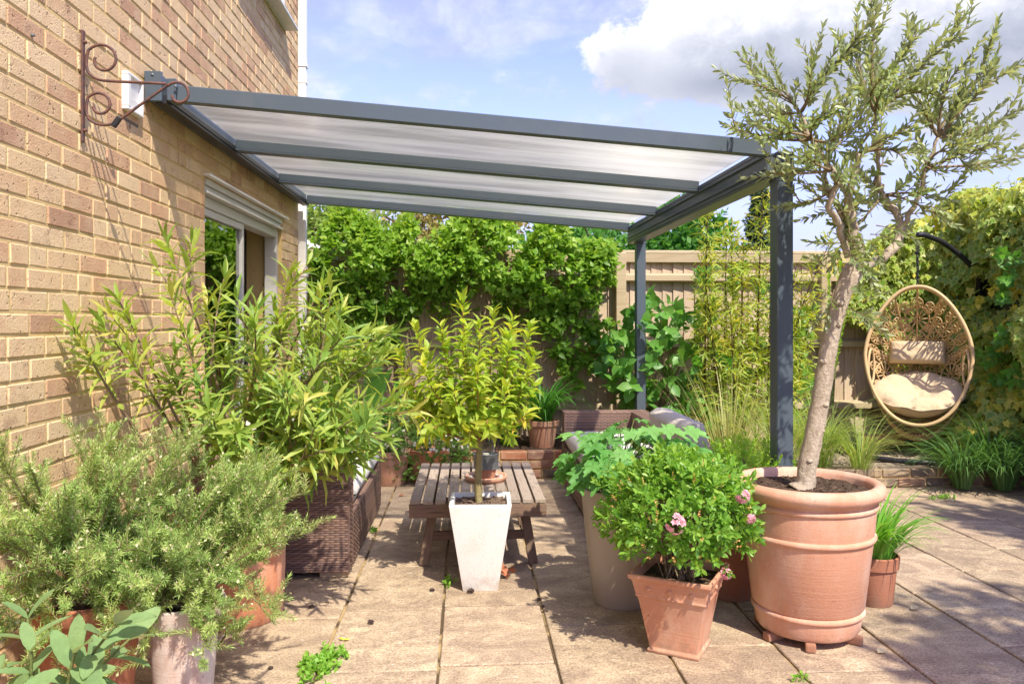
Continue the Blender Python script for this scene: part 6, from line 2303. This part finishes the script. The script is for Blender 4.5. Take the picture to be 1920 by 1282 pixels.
aq = thing('aquilegia', (-.36, 6.72, .05), 'fresh green divided foliage behind the daisies', 'plant')
L_ = Leaves(); st = MB()
for k in range(120):
    e = V3(-.40, 6.66, .60) + rdir() * V3(.30, .18, .22)
    ax_ = nrm(V3(0, -.4, .8) + .7 * rdir())
    L_.add(PALM, e[None], nrm(ax_ * V3(1, 1, -.2)), nrm(UP + .4 * rdir()), RN.uniform(.055, .09), RN.random())
    if k % 2 == 0: st.tube(bez((-.38, 6.72, .05), (-.38, 6.7, .35), e, 5), .002, 4, False)
L_.build('foliage', L_FERN, aq); st.build('stems', STEM_G, aq, kind='stuff')

ca = thing('calla_lily', (-.95, 6.80, .05), 'calla lily with one white bloom and arrow-shaped leaves by the downpipe', 'flowers')
L_ = Leaves(); st = MB()
ARROW = T_fan([(0, 0), (-.14, .16), (.10, .27), (.45, .24), (.78, .1), (1, 0), (.78, -.1), (.45, -.24), (.10, -.27), (-.14, -.16)], (.2, 0, -.04), [0, .03, .05, .04, .0, -.08, 0, .04, .05, .03])
for (e, dd, sz) in [((-.80, 6.72, .62), (.45, -.2, .75), .34), ((-1.0, 6.7, .60), (-.3, -.2, .8), .32), ((-.72, 6.75, .45), (.7, -.3, .4), .30), ((-.90, 6.65, .5), (.1, -.5, .6), .28), ((-1.06, 6.75, .46), (-.7, -.3, .4), .28), ((-.82, 6.85, .72), (.2, .1, .9), .3), ((-.74, 6.66, .34), (.6, -.5, .2), .26)]:
    L_.add(ARROW, V3(*e)[None], nrm(V3(*dd)), V3(0, -.7, .7), sz, RN.random(), True)
    st.tube(bez((-.93, 6.80, .04), (-.92, 6.78, .35), e, 6), np.linspace(.008, .005, 6), 6, False)
leaf_objects(L_.rec, 'leaf', L_HYD, ca, 3)
st.tube(bez((-.95, 6.8, .04), (-.97, 6.76, .5), (-1.005, 6.72, .845), 6), .006, 6, False)
st.build('stems', STEM_G, ca, smooth=True, kind='stuff')
b = MB(); vs, fs = [], []
for i in range(9):
    for j in range(13):
        a = -pi / 2 - 2.6 + 5.2 * j / 12; tt = i / 8
        r_ = .008 + .026 * tt ** 1.6
        vs.append((-1.005 + r_ * math.cos(a) + .02 * tt * tt * math.cos(a), 6.72 + r_ * math.sin(a), .84 + .09 * tt + .025 * tt * tt * math.cos(a)))
for i in range(8):
    for j in range(12):
        q = i * 13 + j; fs.append((q, q + 1, q + 14, q + 13))
b.add(vs, fs); b.build('bloom', L_WHITE, ca, smooth=True)
b = MB(); b.tube([(-1.005, 6.72, .85), (-1.005, 6.72, .915)], [.007, .004], 8); b.build('spadix', L_YELLOW, ca, smooth=True)

# ------------------------------------------------------------------ trees beyond the fence
def tree(name, c, h, rx, ry, rz, zc_, n, size, matl, label, tpl, cat='tree', trunk_r=.12, cone=False, lobes=9, droop=0.):
    rt = thing(name, (c[0], c[1], 0), label, cat, 'trees beyond the garden fence')
    b = MB()
    b.tube(catmull([(c[0], c[1], -.05), (c[0] + .06, c[1], zc_ * .5), (c[0], c[1], zc_ + rz * .5)], 5), np.linspace(trunk_r, trunk_r * .35, 11), 9)
    for k in range(9):
        a = RN.uniform(0, 6.28); z_ = zc_ + RN.uniform(-.6, .4) * rz
        e = V3(c[0] + rx * .75 * math.cos(a), c[1] + ry * .75 * math.sin(a), z_ + .4 * rz * RN.random())
        b.tube(bez((c[0], c[1], z_ - .35), ((c[0] + e[0]) / 2, (c[1] + e[1]) / 2, z_), e, 6), np.linspace(trunk_r * .4, .012, 6), 6, False)
    b.build('trunk', BARK_T, rt, smooth=True)
    L_ = Leaves()
    lc = rdir(lobes) * V3(rx, ry, rz) * RN.uniform(.35, .75, (lobes, 1)) + V3(c[0], c[1], zc_)
    if cone:
        hh = RN.random(n) ** .8
        a = RN.uniform(0, 6.28, n)
        r_ = (1 - hh) ** .9 * RN.uniform(.35, 1.0, n) * (1 + .2 * np.sin(hh * 40 + a * 2))
        cen = np.stack([c[0] + rx * r_ * np.cos(a), c[1] + ry * r_ * np.sin(a), zc_ - rz + 2 * rz * hh], 1)
        d = np.stack([np.cos(a), np.sin(a), np.full(n, -.1)], 1)
    else:
        li = RN.integers(0, lobes, n)
        d = rdir(n)
        cen = lc[li] + d * V3(rx, ry, rz) * (.48 * RN.uniform(.6, 1.08, n))[:, None]
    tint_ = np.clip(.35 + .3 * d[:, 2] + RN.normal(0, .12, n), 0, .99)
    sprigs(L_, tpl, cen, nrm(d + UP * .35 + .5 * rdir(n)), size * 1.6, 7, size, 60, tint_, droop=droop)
    L_.build('crown', matl, rt)
    return rt


TREEL = T_diamond(.30, .5, .2)
tree('sallow_tree', (-2.5, 11.0), 4, 1.5, 1.3, 1.35, 2.35, 1900, .10, L_TREE1, 'pale green bushy tree beyond the fence next to the downpipe', TREEL)
tree('bronze_tree', (-.2, 13.0), 4, 1.5, 1.2, 1.5, 2.3, 1500, .10, L_TREE2, 'bronze-tinted tree beyond the fence above the climber', TREEL)
tree('maple_tree', (2.2, 12.2), 4, 1.5, 1.2, 1.0, 1.95, 1500, .12, L_TREE3, 'dark green tree beyond the fence behind the back pergola post', TREEL)
tree('lime_tree', (3.5, 12.6), 4, 1.1, 1.0, 1.0, 2.15, 1200, .12, L_TREE3, 'rounded mid green tree beyond the fence left of the front post', TREEL)
tree('conifer_tree', (4.95, 13.0), 4, .62, .6, 1.45, 2.0, 1300, .07, L_TREE4, 'narrow dark conifer beyond the fence behind the front pergola post', TREEL, cone=True)
tree('shade_tree', (4.95, 2.35), 4, .62, .75, .4, 3.1, 420, .11, L_TREE3, 'leafy garden tree just out of view that shades the right of the patio', TREEL, trunk_r=.1)
tree('shade_tree', (3.5, .40), 4, .9, .72, .4, 3.05, 700, .11, L_TREE3, 'leafy garden tree behind the viewer that shades the near paving', TREEL, trunk_r=.1)
tree('boundary_tree', (9.6, 4.2), 4, 1.6, 2.4, 1.1, 2.3, 1800, .13, L_TREE3, 'green tree standing outside the garden past the ivy hedge', TREEL, trunk_r=.15)

# neighbour's shed roof
sh_ = thing('garden_shed', (-2.7, 10.0, 0), 'neighbouring shed roof corner peeping over the fence by the downpipe', 'shed')
b = MB(); b.box((-2.72, 10.4, 1.05), (1.6, 1.6, 2.1)); b.build('wall', FENCE, sh_)
for sg_ in (-1, 1):
    b = MB(); b.bar((-2.72, 10.4, 2.62 + .02), (-2.72 + sg_ * 1.0, 10.4, 2.10), 2.0, .04); b.build('roof_slope', ROOFT, sh_)
    b = MB(); b.bar((-2.72, 9.39, 2.635), (-2.72 + sg_ * 1.02, 9.39, 2.10), .03, .10); b.build('bargeboard', UPVC, sh_)
    b = MB(); b.add([(-2.72, 9.6, 2.6), (-2.72 + sg_ * .8, 9.6, 2.1), (-2.72, 9.6, 2.1), (-2.72, 9.63, 2.6), (-2.72 + sg_ * .8, 9.63, 2.1), (-2.72, 9.63, 2.1)], [(0, 1, 2), (3, 5, 4), (0, 3, 4, 1), (1, 4, 5, 2)]); b.build('gable', FENCE, sh_)

# ------------------------------------------------------------------ small things on the paving
def weed(c, n, r, label, sx=1., sy=1., sz=.018):
    rt = thing('paving_weed', (c[0], c[1], 0), label, 'weed', 'weeds in the paving joints')
    L_ = Leaves()
    cen = np.stack([c[0] + RN.normal(0, r * sx, n), c[1] + RN.normal(0, r * sy, n), np.full(n, .004)], 1)
    sprigs(L_, OVATE, cen, nrm(UP + .8 * rdir(n)), .02, 6, sz, 70, .5)
    L_.build('leaves', L_WEED, rt)


weed((-.555, 2.98), 60, .035, 'green weed growing in the joint at the bottom centre left', 1., 2.2, .024)
weed((-.50, 3.06), 16, .03, 'small weed sprig right beside the larger joint weed', 1.3, .8, .022)
weed((-.09, 3.90), 14, .012, 'tiny weed in the joint left of the white planter', .6, 3)
weed((3.45, 5.55), 22, .03, 'low weed patch on the paving before the egg chair', 2., .8)
weed((-.57, 4.9), 8, .01, 'tiny weed in the joint by the left sofa', .6, 3)
weed((1.20, 2.78), 5, .012, 'tiny green seedling in front of the olive pot')
for k, (x, y, s_, lb) in enumerate([(.02, 3.755, .026, 'dark dry seed head at the base of the white planter'), (-.41, 3.40, .020, 'dark dry seed head on the slab left of the planter'), (-.165, 3.79, .018, 'dark seed head just left of the white planter'),
                                    (-.70, 3.60, .020, 'dark seed head in front of the left sofa'), (.335, 3.63, .018, 'dark seed head on the joint right of the planter'), (-.02, 3.98, .012, 'tiny seed head behind the white planter'),
                                    (.345, 3.55, .012, 'tiny crumb on the joint right of the planter'), (-.73, 2.98, .014, 'tiny dark crumb near the whitewashed pot')]):
    rt = MB()
    n_ = 9; vs = []
    for i in range(34):
        dq = rdir(); e = s_ * .45 * RN.uniform(.4, 1)
        rt.box((x + dq[0] * s_ * .45, y + dq[1] * s_ * .45, s_ * .4 + dq[2] * s_ * .35), (e * 1.6, e * .7, e * .3), M=Matrix.Rotation(RN.uniform(0, 6), 3, random.choice('XYZ')))
    tag(rt.build('seed_head', CONE), lb, 'debris', 'dry seed heads on the paving')
L_ = Leaves()
for k in range(7):
    L_.add(OVATE, V3(.205, 3.95, .006 + .006 * k)[None] + RN.normal(0, .008, 3), nrm(rdir() * V3(1, 1, .5) + UP * .5), rdir(), .055, RN.random())
tag(L_.build('dry_leaf', DRYLEAF, None, None), 'curled russet dead leaf right of the white planter', 'leaf')
L_ = Leaves(); L_.add(OVATE, V3(-.50, 3.22, .006)[None], V3(1, .3, .1), UP, .03, .5); L_.add(OVATE, V3(-.50, 3.22, .007)[None], V3(-.6, .7, .2), UP, .025, .5)
tag(L_.build('yellow_petal', L_YELLOW, None, None), 'bright yellow petal lying on the paving joint', 'petal')
for x, y, lb, m__ in [(1.99, 3.42, 'pale fallen leaf beside the small terracotta pot', L_ROSF), (1.60, 2.98, 'pale dry leaf on the paving before the olive pot', L_ROSF), (-.50, 5.85, 'tan fallen leaf behind the slatted table', DRYLEAF)]:
    L_ = Leaves(); L_.add(OVATE, V3(x, y, .006)[None], V3(.8, .3, .15), UP + V3(0, -.3, 0), .045, .2)
    tag(L_.build('fallen_leaf', m__, None, None), lb, 'leaf')
